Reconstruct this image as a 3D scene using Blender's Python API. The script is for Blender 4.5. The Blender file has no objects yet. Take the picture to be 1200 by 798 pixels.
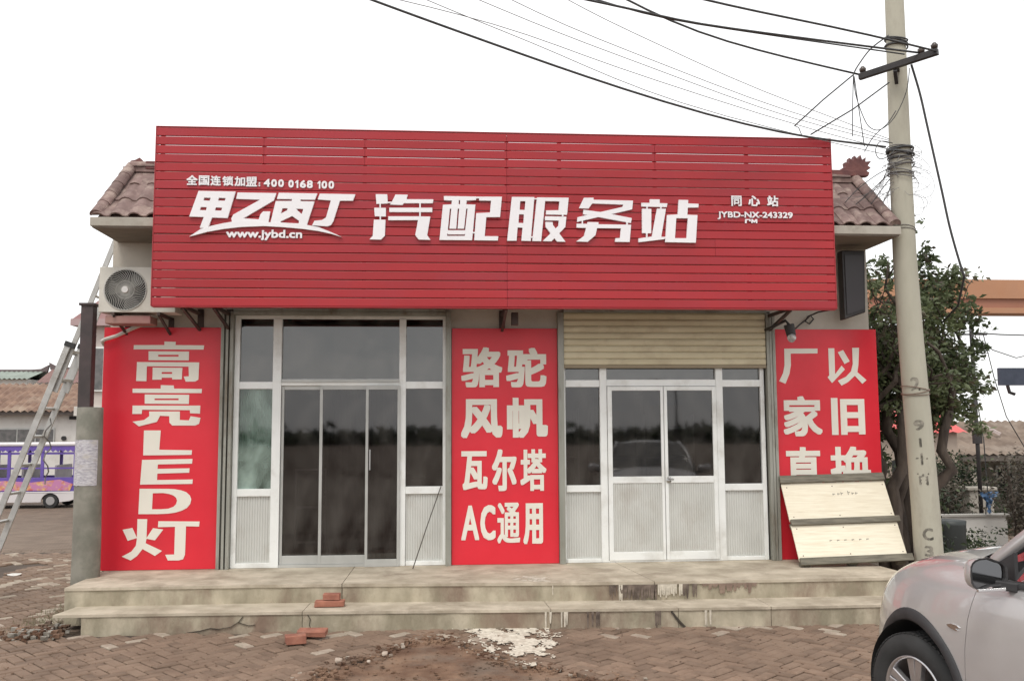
import bpy, bmesh, math, random
from mathutils import Vector, Matrix, noise
from mathutils.geometry import tessellate_polygon
from mathutils.bvhtree import BVHTree
R = math.radians
scene = bpy.context.scene
col = scene.collection
random.seed(7)

# ---------------------------------------------------------------- camera
PITCH, YAW, ROLL = R(5.35), R(4.34), R(0.3)
fwd = Vector((math.sin(YAW) * math.cos(PITCH), math.cos(YAW) * math.cos(PITCH), math.sin(PITCH)))
rgt = Vector((math.cos(YAW), -math.sin(YAW), 0))
upv = rgt.cross(fwd)
r2 = rgt * math.cos(ROLL) - upv * math.sin(ROLL)
u2 = upv * math.cos(ROLL) + rgt * math.sin(ROLL)
cam = bpy.data.cameras.new('camera')
cam.sensor_width = 36.0
cam.lens = 1078.0 / 1200 * 36
cam.clip_start = 0.05
cam.clip_end = 2000
camo = bpy.data.objects.new('camera', cam)
col.objects.link(camo)
m = Matrix.Identity(4)
for i in range(3):
    m[i][0], m[i][1], m[i][2] = r2[i], u2[i], -fwd[i]
m[0][3], m[1][3], m[2][3] = 0, -11.1, 2.0
camo.matrix_world = m
scene.camera = camo

# ---------------------------------------------------------------- sky, sun, exposure
SUN_EL, SUN_AZ = R(58), R(200)          # azimuth clockwise from +Y: behind the camera, a little left
w = bpy.data.worlds.new('World')
scene.world = w
w.use_nodes = True
nt = w.node_tree
nt.nodes.clear()
wo = nt.nodes.new('ShaderNodeOutputWorld')
bg = nt.nodes.new('ShaderNodeBackground')
bg.inputs['Strength'].default_value = 0.15
sk = nt.nodes.new('ShaderNodeTexSky')
sk.sky_type = 'NISHITA'
sk.sun_disc = False
sk.sun_elevation = SUN_EL
sk.sun_rotation = SUN_AZ
tc = nt.nodes.new('ShaderNodeTexCoord')
mp = nt.nodes.new('ShaderNodeMapping')
mp.inputs['Scale'].default_value = (1, 1, 3.5)
no = nt.nodes.new('ShaderNodeTexNoise')
no.inputs['Scale'].default_value = 1.6
no.inputs['Detail'].default_value = 5
rp = nt.nodes.new('ShaderNodeValToRGB')
rp.color_ramp.elements[0].position = 0.3
rp.color_ramp.elements[0].color = (7.0, 7.0, 6.95, 1)
rp.color_ramp.elements[1].position = 0.7
rp.color_ramp.elements[1].color = (8.4, 8.4, 8.35, 1)
mx = nt.nodes.new('ShaderNodeMix')
mx.data_type = 'RGBA'
mx.inputs[0].default_value = 0.94       # overcast: the cloud layer hides nearly all of the blue
nt.links.new(tc.outputs['Generated'], mp.inputs['Vector'])
nt.links.new(mp.outputs[0], no.inputs['Vector'])
nt.links.new(no.outputs['Fac'], rp.inputs[0])
nt.links.new(sk.outputs[0], mx.inputs[6])
nt.links.new(rp.outputs[0], mx.inputs[7])
nt.links.new(mx.outputs[2], bg.inputs['Color'])
nt.links.new(bg.outputs[0], wo.inputs[0])
sl = bpy.data.lights.new('sun', 'SUN')
sl.energy = 1.25
sl.angle = R(20)
sl.color = (1, 0.96, 0.88)
so = bpy.data.objects.new('sun', sl)
col.objects.link(so)
sd = Vector((math.sin(SUN_AZ) * math.cos(SUN_EL), math.cos(SUN_AZ) * math.cos(SUN_EL), math.sin(SUN_EL)))
so.rotation_euler = sd.to_track_quat('Z', 'Y').to_euler()
so.location = sd * 60
vs = scene.view_settings
vs.view_transform = 'Standard'
vs.look = 'None'
vs.exposure = 0.24
vs.gamma = 1.0
vs.use_curve_mapping = False
scene.cycles.max_bounces = 8
scene.cycles.transparent_max_bounces = 12
scene.cycles.use_denoising = True

# ---------------------------------------------------------------- materials
MATS = {}


def pm(name, c1, c2=None, scale=6.0, rough=0.6, bump=0.0, bscale=None, metal=0.0, coat=0.0, spec=0.5,
       vary=0.0, rvar=0.0, detail=6, dirt=None, dscale=1.2, dlo=0.5, dhi=0.7, stretch=None, sheen=0.0, bdist=0.01, coord='Object'):
    """procedural surface: two tones by noise, a third (dirt) tone by larger noise, fine relief, per-object variation"""
    if name in MATS:
        return MATS[name]
    ma = bpy.data.materials.new(name)
    ma.use_nodes = True
    t = ma.node_tree
    N = t.nodes
    L = t.links
    bs = N['Principled BSDF']
    bs.inputs['Roughness'].default_value = rough
    bs.inputs['Metallic'].default_value = metal
    bs.inputs['Coat Weight'].default_value = coat
    bs.inputs['Specular IOR Level'].default_value = spec
    g = N.new('ShaderNodeTexCoord')
    if coord == 'World':
        gg = N.new('ShaderNodeNewGeometry')
        src = gg.outputs['Position']
    else:
        src = g.outputs[coord]
    oi = N.new('ShaderNodeObjectInfo')
    ad = N.new('ShaderNodeVectorMath')
    ad.operation = 'MULTIPLY_ADD'
    cb = N.new('ShaderNodeCombineXYZ')
    for k in range(3):
        L.new(oi.outputs['Random'], cb.inputs[k])
    L.new(cb.outputs[0], ad.inputs[0])
    ad.inputs[1].default_value = (13, 7, 17) if coord != 'World' else (0, 0, 0)
    L.new(src, ad.inputs[2])
    vec = ad.outputs[0]
    if stretch:
        mpp = N.new('ShaderNodeMapping')
        mpp.inputs['Scale'].default_value = stretch
        L.new(vec, mpp.inputs['Vector'])
        vec = mpp.outputs[0]
    colr = None
    if c2:
        n1 = N.new('ShaderNodeTexNoise')
        n1.inputs['Scale'].default_value = scale
        n1.inputs['Detail'].default_value = detail
        L.new(vec, n1.inputs['Vector'])
        cr = N.new('ShaderNodeValToRGB')
        cr.color_ramp.elements[0].position = 0.35
        cr.color_ramp.elements[1].position = 0.65
        cr.color_ramp.elements[0].color = (*c1, 1)
        cr.color_ramp.elements[1].color = (*c2, 1)
        L.new(n1.outputs['Fac'], cr.inputs[0])
        colr = cr.outputs[0]
        if rvar:
            mr = N.new('ShaderNodeMapRange')
            mr.inputs[3].default_value = max(0, rough - rvar)
            mr.inputs[4].default_value = min(1, rough + rvar)
            L.new(n1.outputs['Fac'], mr.inputs[0])
            L.new(mr.outputs[0], bs.inputs['Roughness'])
    if dirt:
        n2 = N.new('ShaderNodeTexNoise')
        n2.inputs['Scale'].default_value = dscale
        n2.inputs['Detail'].default_value = 8
        n2.inputs['Roughness'].default_value = 0.65
        L.new(vec, n2.inputs['Vector'])
        mr2 = N.new('ShaderNodeMapRange')
        mr2.inputs[1].default_value = dlo
        mr2.inputs[2].default_value = dhi
        L.new(n2.outputs['Fac'], mr2.inputs[0])
        mm = N.new('ShaderNodeMix')
        mm.data_type = 'RGBA'
        L.new(mr2.outputs[0], mm.inputs[0])
        if colr:
            L.new(colr, mm.inputs[6])
        else:
            mm.inputs[6].default_value = (*c1, 1)
        mm.inputs[7].default_value = (*dirt, 1)
        colr = mm.outputs[2]
    if vary:
        hs = N.new('ShaderNodeHueSaturation')
        mv = N.new('ShaderNodeMapRange')
        mv.inputs[3].default_value = 1 - vary
        mv.inputs[4].default_value = 1 + vary
        L.new(oi.outputs['Random'], mv.inputs[0])
        L.new(mv.outputs[0], hs.inputs['Value'])
        if colr:
            L.new(colr, hs.inputs['Color'])
        else:
            hs.inputs['Color'].default_value = (*c1, 1)
        colr = hs.outputs[0]
    if colr:
        L.new(colr, bs.inputs['Base Color'])
    else:
        bs.inputs['Base Color'].default_value = (*c1, 1)
    if bump:
        n3 = N.new('ShaderNodeTexNoise')
        n3.inputs['Scale'].default_value = bscale or scale * 4
        n3.inputs['Detail'].default_value = 6
        L.new(vec, n3.inputs['Vector'])
        bp = N.new('ShaderNodeBump')
        bp.inputs['Strength'].default_value = bump
        bp.inputs['Distance'].default_value = bdist
        L.new(n3.outputs['Fac'], bp.inputs['Height'])
        L.new(bp.outputs[0], bs.inputs['Normal'])
    MATS[name] = ma
    return ma


def glass_mat(name, tint, rough=0.03, f0=0.06, haze=0.0, dif=(0.35, 0.33, 0.3)):
    """thin sheet of glass: what is behind shows through the tint, Fresnel reflection on top"""
    ma = bpy.data.materials.new(name)
    ma.use_nodes = True
    t = ma.node_tree
    N, L = t.nodes, t.links
    N.clear()
    out = N.new('ShaderNodeOutputMaterial')
    tr = N.new('ShaderNodeBsdfTransparent')
    tr.inputs[0].default_value = (*tint, 1)
    gl = N.new('ShaderNodeBsdfGlossy')
    gl.inputs['Roughness'].default_value = rough
    lw = N.new('ShaderNodeFresnel')
    lw.inputs[0].default_value = 1.55
    ml = N.new('ShaderNodeMath')
    ml.operation = 'MULTIPLY_ADD'
    ml.inputs[1].default_value = 1.4
    ml.inputs[2].default_value = f0
    L.new(lw.outputs[0], ml.inputs[0])
    tcn = N.new('ShaderNodeTexCoord')
    ns = N.new('ShaderNodeTexNoise')
    ns.inputs['Scale'].default_value = 1.3
    L.new(tcn.outputs['Object'], ns.inputs['Vector'])
    bp = N.new('ShaderNodeBump')
    bp.inputs['Strength'].default_value = 0.06
    bp.inputs['Distance'].default_value = 0.01
    L.new(ns.outputs['Fac'], bp.inputs['Height'])
    L.new(bp.outputs[0], gl.inputs['Normal'])
    mxs = N.new('ShaderNodeMixShader')
    L.new(ml.outputs[0], mxs.inputs[0])
    df = N.new('ShaderNodeBsdfDiffuse')
    df.inputs[0].default_value = (*dif, 1)
    m0 = N.new('ShaderNodeMixShader')
    n4 = N.new('ShaderNodeTexNoise')
    n4.inputs['Scale'].default_value = 1.7
    n4.inputs['Detail'].default_value = 8
    n4.inputs['Distortion'].default_value = 1.2
    L.new(tcn.outputs['Object'], n4.inputs['Vector'])
    m4 = N.new('ShaderNodeMath')
    m4.operation = 'MULTIPLY'
    m4.inputs[1].default_value = haze * 2.6
    mrn = N.new('ShaderNodeMapRange')
    mrn.inputs[1].default_value = .38
    mrn.inputs[2].default_value = .72
    L.new(n4.outputs['Fac'], mrn.inputs[0])
    L.new(mrn.outputs[0], m4.inputs[0])
    L.new(m4.outputs[0], m0.inputs[0])
    L.new(tr.outputs[0], m0.inputs[1])
    L.new(df.outputs[0], m0.inputs[2])
    L.new(m0.outputs[0], mxs.inputs[1])
    L.new(gl.outputs[0], mxs.inputs[2])
    L.new(mxs.outputs[0], out.inputs[0])
    MATS[name] = ma
    return ma


# ---------------------------------------------------------------- helpers
WL = {}          # authored-space origin of every object


def wl(o):
    return WL.get(o.name, Vector((0, 0, 0)))


def put(o, label=None, cat=None, group=None, kind=None):
    if label: o['label'] = label
    if cat: o['category'] = cat
    if group: o['group'] = group
    if kind: o['kind'] = kind
    return o


def thing(name, label, cat, loc=(0, 0, 0), group=None, rotz=None):
    o = bpy.data.objects.new(name, None)
    o.empty_display_size = 0.2
    col.objects.link(o)
    o.location = loc
    if rotz is not None:
        o.rotation_euler = (0, 0, rotz)
        WL[o.name] = Vector((0, 0, 0))
    else:
        WL[o.name] = Vector(loc)
    return put(o, label, cat, group)


class MB:
    def __init__(s):
        s.v = []
        s.f = []
        s.mi = []
        s.cur = 0

    def add(s, vs, fs):
        b = len(s.v)
        s.v += [tuple(p) for p in vs]
        s.f += [tuple(b + i for i in f) for f in fs]
        s.mi += [s.cur] * len(fs)
        return s

    def box(s, x0, y0, z0, x1, y1, z1):
        return s.add([(x0, y0, z0), (x1, y0, z0), (x1, y1, z0), (x0, y1, z0), (x0, y0, z1), (x1, y0, z1), (x1, y1, z1), (x0, y1, z1)],
                     [(0, 3, 2, 1), (4, 5, 6, 7), (0, 1, 5, 4), (1, 2, 6, 5), (2, 3, 7, 6), (3, 0, 4, 7)])

    def frame_box(s, o, u, v, n, a0, a1, b0, b1, c0, c1):
        """box in the frame (o; u, v, n)"""
        o, u, v, n = Vector(o), Vector(u), Vector(v), Vector(n)
        P = [o + u * a + v * b + n * c for c in (c0, c1) for a, b in ((a0, b0), (a1, b0), (a1, b1), (a0, b1))]
        return s.add(P, [(0, 3, 2, 1), (4, 5, 6, 7), (0, 1, 5, 4), (1, 2, 6, 5), (2, 3, 7, 6), (3, 0, 4, 7)])

    def bar(s, p, q, w, h, side=None):
        p, q = Vector(p), Vector(q)
        d = (q - p).normalized()
        sd_ = Vector(side) if side else (Vector((0, 0, 1)) if abs(d.z) < 0.9 else Vector((0, 1, 0)))
        a = d.cross(sd_).normalized()
        b = a.cross(d).normalized()
        P = [c + a * (w / 2 * i) + b * (h / 2 * j) for c in (p, q) for i, j in ((-1, -1), (1, -1), (1, 1), (-1, 1))]
        return s.add(P, [(0, 1, 2, 3), (7, 6, 5, 4), (0, 4, 5, 1), (1, 5, 6, 2), (2, 6, 7, 3), (3, 7, 4, 0)])

    def tube(s, pts, r, n=8, cap=True):
        pts = [Vector(p) for p in pts]
        k = len(pts)
        rs = r if isinstance(r, (list, tuple)) else [r] * k
        b = len(s.v)
        prev = None
        for i, p in enumerate(pts):
            d = (pts[min(i + 1, k - 1)] - pts[max(i - 1, 0)])
            d = d.normalized() if d.length > 1e-9 else Vector((0, 0, 1))
            if prev is None:
                a = d.orthogonal().normalized()
            else:
                a = (prev - d * prev.dot(d))
                a = a.normalized() if a.length > 1e-6 else d.orthogonal().normalized()
            prev = a
            c = d.cross(a)
            for j in range(n):
                t = 2 * math.pi * j / n
                s.v.append(tuple(p + (a * math.cos(t) + c * math.sin(t)) * rs[i]))
        for i in range(k - 1):
            for j in range(n):
                s.f.append((b + i * n + j, b + i * n + (j + 1) % n, b + (i + 1) * n + (j + 1) % n, b + (i + 1) * n + j))
                s.mi.append(s.cur)
        if cap:
            s.f.append(tuple(b + j for j in reversed(range(n))))
            s.f.append(tuple(b + (k - 1) * n + j for j in range(n)))
            s.mi += [s.cur] * 2
        return s

    def cyl(s, p, q, r0, r1=None, n=16):
        return s.tube([p, q], [r0, r0 if r1 is None else r1], n)

    def prism(s, loops, d0, d1, M=None):
        """outline with holes (2D loops) extruded from depth d0 to d1; M maps (a, b, depth) to a point"""
        M = M or (lambda a, b, d: (a, d, b))
        flat = [p for l in loops for p in l]
        tris = tessellate_polygon([[Vector((p[0], p[1], 0)) for p in l] for l in loops])
        n = len(flat)
        V = [M(p[0], p[1], d) for d in (d0, d1) for p in flat]
        F = []
        for t in tris:
            F.append(tuple(t))
            F.append(tuple(n + i for i in reversed(t)))
        st = 0
        for l in loops:
            k = len(l)
            for i in range(k):
                a, b = st + i, st + (i + 1) % k
                F.append((a, b, n + b, n + a))
            st += k
        return s.add(V, F)

    def mesh(s, name, mats, off):
        me = bpy.data.meshes.new(name)
        me.from_pydata([(x - off[0], y - off[1], z - off[2]) for x, y, z in s.v], [], s.f)
        for mm_ in (mats if isinstance(mats, (list, tuple)) else [mats]):
            me.materials.append(mm_)
        if any(s.mi):
            me.polygons.foreach_set('material_index', s.mi)
        bm = bmesh.new()
        bm.from_mesh(me)
        bmesh.ops.recalc_face_normals(bm, faces=bm.faces)
        bm.to_mesh(me)
        bm.free()
        return me

    def build(s, name, mats, parent=None, bevel=0.0, smooth=False, segs=2, ang=40, **kw):
        xs, ys, zs = zip(*s.v)
        c = Vector(((min(xs) + max(xs)) / 2, (min(ys) + max(ys)) / 2, (min(zs) + max(zs)) / 2 if parent else min(zs)))
        me = s.mesh(name, mats, c)
        o = bpy.data.objects.new(name, me)
        col.objects.link(o)
        if parent:
            o.parent = parent
            o.location = c - wl(parent)
        else:
            o.location = c
        WL[o.name] = c
        if smooth:
            me.polygons.foreach_set('use_smooth', [True] * len(me.polygons))
        if bevel:
            b = o.modifiers.new('bevel', 'BEVEL')
            b.width = bevel
            b.segments = segs
            b.limit_method = 'ANGLE'
            b.angle_limit = R(ang)
        return put(o, **kw)


def auto_smooth(o, deg=35):
    me = o.data
    me.polygons.foreach_set('use_smooth', [True] * len(me.polygons))
    me.set_sharp_from_angle(angle=R(deg))
    return o


def copy_part(o, parent, loc=None, rot=None):
    c = o.copy()
    col.objects.link(c)
    c.parent = parent
    if loc is not None: c.location = loc
    if rot is not None: c.rotation_euler = rot
    WL[c.name] = (wl(parent) if parent else Vector((0, 0, 0))) + c.location
    return c


def inst(me, name, parent, wloc, rot=(0, 0, 0), scl=None):
    """one more piece sharing mesh data"""
    o = bpy.data.objects.new(name, me)
    col.objects.link(o)
    o.parent = parent
    o.location = Vector(wloc) - (wl(parent) if parent else Vector((0, 0, 0)))
    o.rotation_euler = rot
    if scl: o.scale = scl
    return o


def sm(a, b, x):
    t = min(1, max(0, (x - a) / (b - a)))
    return t * t * (3 - 2 * t)


def gz(x, y):
    """height of the ground"""
    right = sm(5.2, 7.2, x)
    return -(1 - right) * 0.62 * sm(2, 20, y) - right * 1.5 * sm(0.5, 14, y)


_font_cache = {}


def glyph(ch, ext=0.0):
    key = (ch, ext)
    if key in _font_cache: return _font_cache[key]
    cu = bpy.data.curves.new('glyph', 'FONT')
    cu.body = ch
    cu.extrude = ext
    cu.resolution_u = 3
    o = bpy.data.objects.new('glyph', cu)
    col.objects.link(o)
    bpy.context.view_layer.update()
    ev = o.evaluated_get(bpy.context.evaluated_depsgraph_get())
    me = ev.to_mesh()
    V = [tuple(v.co) for v in me.vertices]
    F = [tuple(p.vertices) for p in me.polygons]
    ev.to_mesh_clear()
    bpy.data.objects.remove(o)
    bpy.data.curves.remove(cu)
    _font_cache[key] = (V, F)
    return V, F


def glyph_mb(ch, x0, z0, x1, z1, y, bold=0.0, depth=0.0, boldz=None, mb=None, shear=0.0):
    """character fitted to a box in the x-z plane at y, thickened by overlapping copies each a hair prouder"""
    V, F = glyph(ch, 0.05 if depth else 0.0)
    xs = [p[0] for p in V]
    ys = [p[1] for p in V]
    bz = bold if boldz is None else boldz
    ax, az = x0 + bold, z0 + bz
    sx = (x1 - x0 - 2 * bold) / max(1e-6, max(xs) - min(xs))
    sz = (z1 - z0 - 2 * bz) / max(1e-6, max(ys) - min(ys))
    mb = mb or MB()
    offs = [(0, 0)] if bold == 0 else [(0, 0)] + [(bold * i / 2, bz * j / 2) for i in range(-2, 3) for j in range(-2, 3) if max(abs(i), abs(j)) == 2]
    for k, (ox, oz) in enumerate(offs):
        mb.add([(ax + (p[0] - min(xs)) * sx + ox + shear * (p[1] - min(ys)) * sz, y - k * 0.00025 - (p[2] / 0.05 * depth / 2 if depth else 0), az + (p[1] - min(ys)) * sz + oz) for p in V], F)
    return mb

# ---- letter outlines and wire courses, metres
SIGN_GLYPHS = {'jia':[[[(-2.67,4.589),(-2.271,4.587),(-2.352,4.29),(-2.518,4.293),(-2.554,4.193),(-2.582,4.174),(-2.647,4.178),(-2.607,4.298),(-2.763,4.301)],[(-2.608,4.515),(-2.538,4.513),(-2.548,4.48),(-2.615,4.483)],[(-2.451,4.515),(-2.376,4.512),(-2.386,4.482),(-2.458,4.483)],[(-2.641,4.41),(-2.577,4.408),(-2.584,4.374),(-2.652,4.375)],[(-2.481,4.407),(-2.412,4.405),(-2.42,4.372),(-2.49,4.373)]]],
'yi':[[[(-2.25,4.577),(-1.83,4.576),(-1.857,4.492),(-2.181,4.289),(-2.015,4.28),(-2.0,4.334),(-1.97,4.369),(-1.892,4.37),(-1.915,4.227),(-2.299,4.223),(-2.311,4.287),(-2.291,4.33),(-2.004,4.5),(-2.264,4.505)]]],
'bing':[[[(-1.804,4.58),(-1.384,4.578),(-1.41,4.507),(-1.567,4.507),(-1.567,4.489),(-1.413,4.488),(-1.495,4.219),(-1.892,4.228),(-1.836,4.487),(-1.661,4.49),(-1.66,4.511),(-1.824,4.511)],[(-1.761,4.407),(-1.704,4.407),(-1.711,4.383),(-1.779,4.348)],[(-1.611,4.404),(-1.534,4.401),(-1.551,4.345),(-1.597,4.384)],[(-1.655,4.321),(-1.579,4.269),(-1.583,4.24),(-1.782,4.245),(-1.778,4.261)]]],
'ding':[[[(-1.358,4.577),(-0.967,4.575),(-0.993,4.501),(-1.136,4.499),(-1.176,4.366),(-1.207,4.263),(-1.232,4.224),(-1.274,4.21),(-1.437,4.22),(-1.412,4.271),(-1.328,4.281),(-1.286,4.31),(-1.236,4.501),(-1.38,4.51)]]],
'swoosh':[[[(-2.757,4.079),(-2.638,4.163),(-2.515,4.204),(-2.392,4.233),(-2.299,4.25),(-2.103,4.266),(-1.955,4.248),(-1.799,4.25),(-1.642,4.239),(-1.485,4.222),(-1.369,4.201),(-1.221,4.143),(-1.105,4.089),(-1.221,4.125),(-1.368,4.156),(-1.536,4.178),(-1.745,4.195),(-1.954,4.205),(-2.205,4.192),(-2.391,4.168),(-2.565,4.134),(-2.698,4.095)]]],
'qi':[[[(-0.744,4.58),(-0.616,4.58),(-0.609,4.475),(-0.735,4.469)]],[[(-0.76,4.425),(-0.63,4.426),(-0.63,4.328),(-0.752,4.33)]],[[(-0.761,4.291),(-0.633,4.291),(-0.639,4.112),(-0.681,4.067),(-0.808,4.069),(-0.773,4.108)]],[[(-0.701,4.474),(-0.687,4.474),(-0.686,4.421),(-0.7,4.421)]],[[(-0.698,4.335),(-0.684,4.335),(-0.683,4.288),(-0.697,4.288)]],[[(-0.525,4.578),(-0.389,4.577),(-0.403,4.526),(-0.104,4.529),(-0.111,4.484),(-0.432,4.481),(-0.448,4.46),(-0.585,4.464),(-0.565,4.493)]],[[(-0.614,4.495),(-0.562,4.495),(-0.562,4.481),(-0.614,4.48)]],[[(-0.593,4.427),(-0.116,4.433),(-0.116,4.384),(-0.592,4.379)]],[[(-0.603,4.33),(-0.263,4.334),(-0.262,4.291),(-0.603,4.286)]],[[(-0.267,4.332),(-0.137,4.332),(-0.172,4.122),(-0.134,4.069),(-0.266,4.071),(-0.304,4.121)]],[[(-0.261,4.485),(-0.244,4.485),(-0.244,4.33),(-0.261,4.329)]]],
'pei':[[[(0.011,4.569),(0.373,4.568),(0.373,4.527),(0.267,4.521),(0.264,4.477),(0.365,4.476),(0.328,4.071),(-0.036,4.07),(0.002,4.469),(0.097,4.475),(0.102,4.519),(0.014,4.522)],[(0.08,4.426),(0.095,4.426),(0.074,4.199),(0.151,4.2),(0.167,4.427),(0.183,4.427),(0.166,4.2),(0.238,4.201),(0.262,4.428),(0.277,4.428),(0.25,4.183),(0.057,4.181)],[(0.05,4.146),(0.064,4.134),(0.24,4.136),(0.25,4.148),(0.245,4.119),(0.05,4.117)],[(0.178,4.525),(0.193,4.525),(0.193,4.478),(0.178,4.478)]],[[(0.404,4.567),(0.663,4.57),(0.641,4.337),(0.487,4.334),(0.468,4.119),(0.621,4.119),(0.615,4.07),(0.35,4.071),(0.374,4.379),(0.528,4.388),(0.54,4.522),(0.408,4.523)]],[[(0.365,4.566),(0.408,4.567),(0.408,4.547),(0.365,4.547)]],[[(0.322,4.164),(0.36,4.165),(0.36,4.149),(0.322,4.149)]]],
'fu':[[[(0.775,4.57),(1.029,4.571),(0.985,4.068),(0.879,4.07),(0.893,4.219),(0.838,4.221),(0.825,4.07),(0.719,4.068)],[(0.869,4.522),(0.927,4.523),(0.919,4.422),(0.862,4.423)],[(0.855,4.372),(0.91,4.371),(0.903,4.272),(0.848,4.273)]],[[(1.058,4.568),(1.419,4.569),(1.398,4.372),(1.158,4.373),(1.16,4.42),(1.302,4.424),(1.312,4.526),(1.151,4.526),(1.102,4.067),(1.001,4.068)]],[[(1.148,4.353),(1.391,4.351),(1.377,4.232),(1.218,4.067),(1.117,4.068),(1.297,4.245),(1.303,4.306),(1.146,4.306)]],[[(1.15,4.288),(1.235,4.287),(1.237,4.254),(1.378,4.063),(1.281,4.064),(1.154,4.229)]],[[(1.024,4.558),(1.063,4.558),(1.063,4.544),(1.024,4.544)]],[[(0.982,4.12),(1.011,4.12),(1.011,4.105),(0.982,4.105)]],[[(1.34,4.378),(1.357,4.378),(1.357,4.349),(1.339,4.349)]]],
'wu':[[[(1.592,4.571),(1.704,4.573),(1.701,4.549),(2.155,4.546),(2.143,4.444),(1.51,4.292),(1.516,4.346),(2.031,4.471),(2.043,4.498),(1.687,4.506),(1.644,4.448),(1.534,4.449)]],[[(1.585,4.433),(1.79,4.408),(2.137,4.344),(2.126,4.286),(1.579,4.381)]],[[(1.505,4.272),(1.627,4.271),(1.629,4.293),(1.756,4.292),(1.754,4.268),(2.128,4.267),(2.107,4.068),(1.938,4.068),(1.945,4.11),(1.998,4.114),(2.009,4.224),(1.738,4.223),(1.718,4.142),(1.629,4.065),(1.498,4.068),(1.586,4.131),(1.612,4.224),(1.505,4.226)]],[[(1.564,4.307),(1.579,4.307),(1.578,4.266),(1.563,4.266)]],[[(2.072,4.298),(2.092,4.299),(2.091,4.262),(2.072,4.262)]]],
'zhan':[[[(2.348,4.564),(2.463,4.564),(2.462,4.521),(2.551,4.519),(2.542,4.475),(2.251,4.478),(2.249,4.521),(2.347,4.522)]],[[(2.255,4.454),(2.364,4.453),(2.356,4.171),(2.252,4.172)]],[[(2.428,4.456),(2.532,4.455),(2.471,4.132),(2.505,4.131),(2.515,4.106),(2.209,4.067),(2.208,4.11),(2.363,4.134)]],[[(2.307,4.484),(2.323,4.484),(2.322,4.45),(2.307,4.449)]],[[(2.468,4.481),(2.483,4.481),(2.482,4.452),(2.468,4.452)]],[[(2.298,4.178),(2.314,4.178),(2.313,4.114),(2.296,4.114)]],[[(2.5,4.131),(2.535,4.131),(2.534,4.111),(2.5,4.111)]],[[(2.681,4.561),(2.792,4.56),(2.789,4.52),(2.912,4.517),(2.907,4.474),(2.785,4.472),(2.778,4.389),(2.895,4.387),(2.868,4.067),(2.514,4.07),(2.542,4.383),(2.667,4.392)],[(2.648,4.348),(2.782,4.347),(2.762,4.119),(2.628,4.117)]]],
'tail':[[[(3.455,4.351),(3.475,4.352),(3.473,4.305),(3.453,4.305)]],[[(3.475,4.352),(3.518,4.352),(3.518,4.34),(3.474,4.34)]],[[(3.505,4.34),(3.521,4.34),(3.52,4.325),(3.504,4.325)]],[[(3.528,4.352),(3.543,4.353),(3.56,4.331),(3.579,4.353),(3.598,4.353),(3.597,4.306),(3.58,4.306),(3.58,4.326),(3.56,4.309),(3.544,4.326),(3.542,4.306),(3.527,4.306)]]]}
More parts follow.
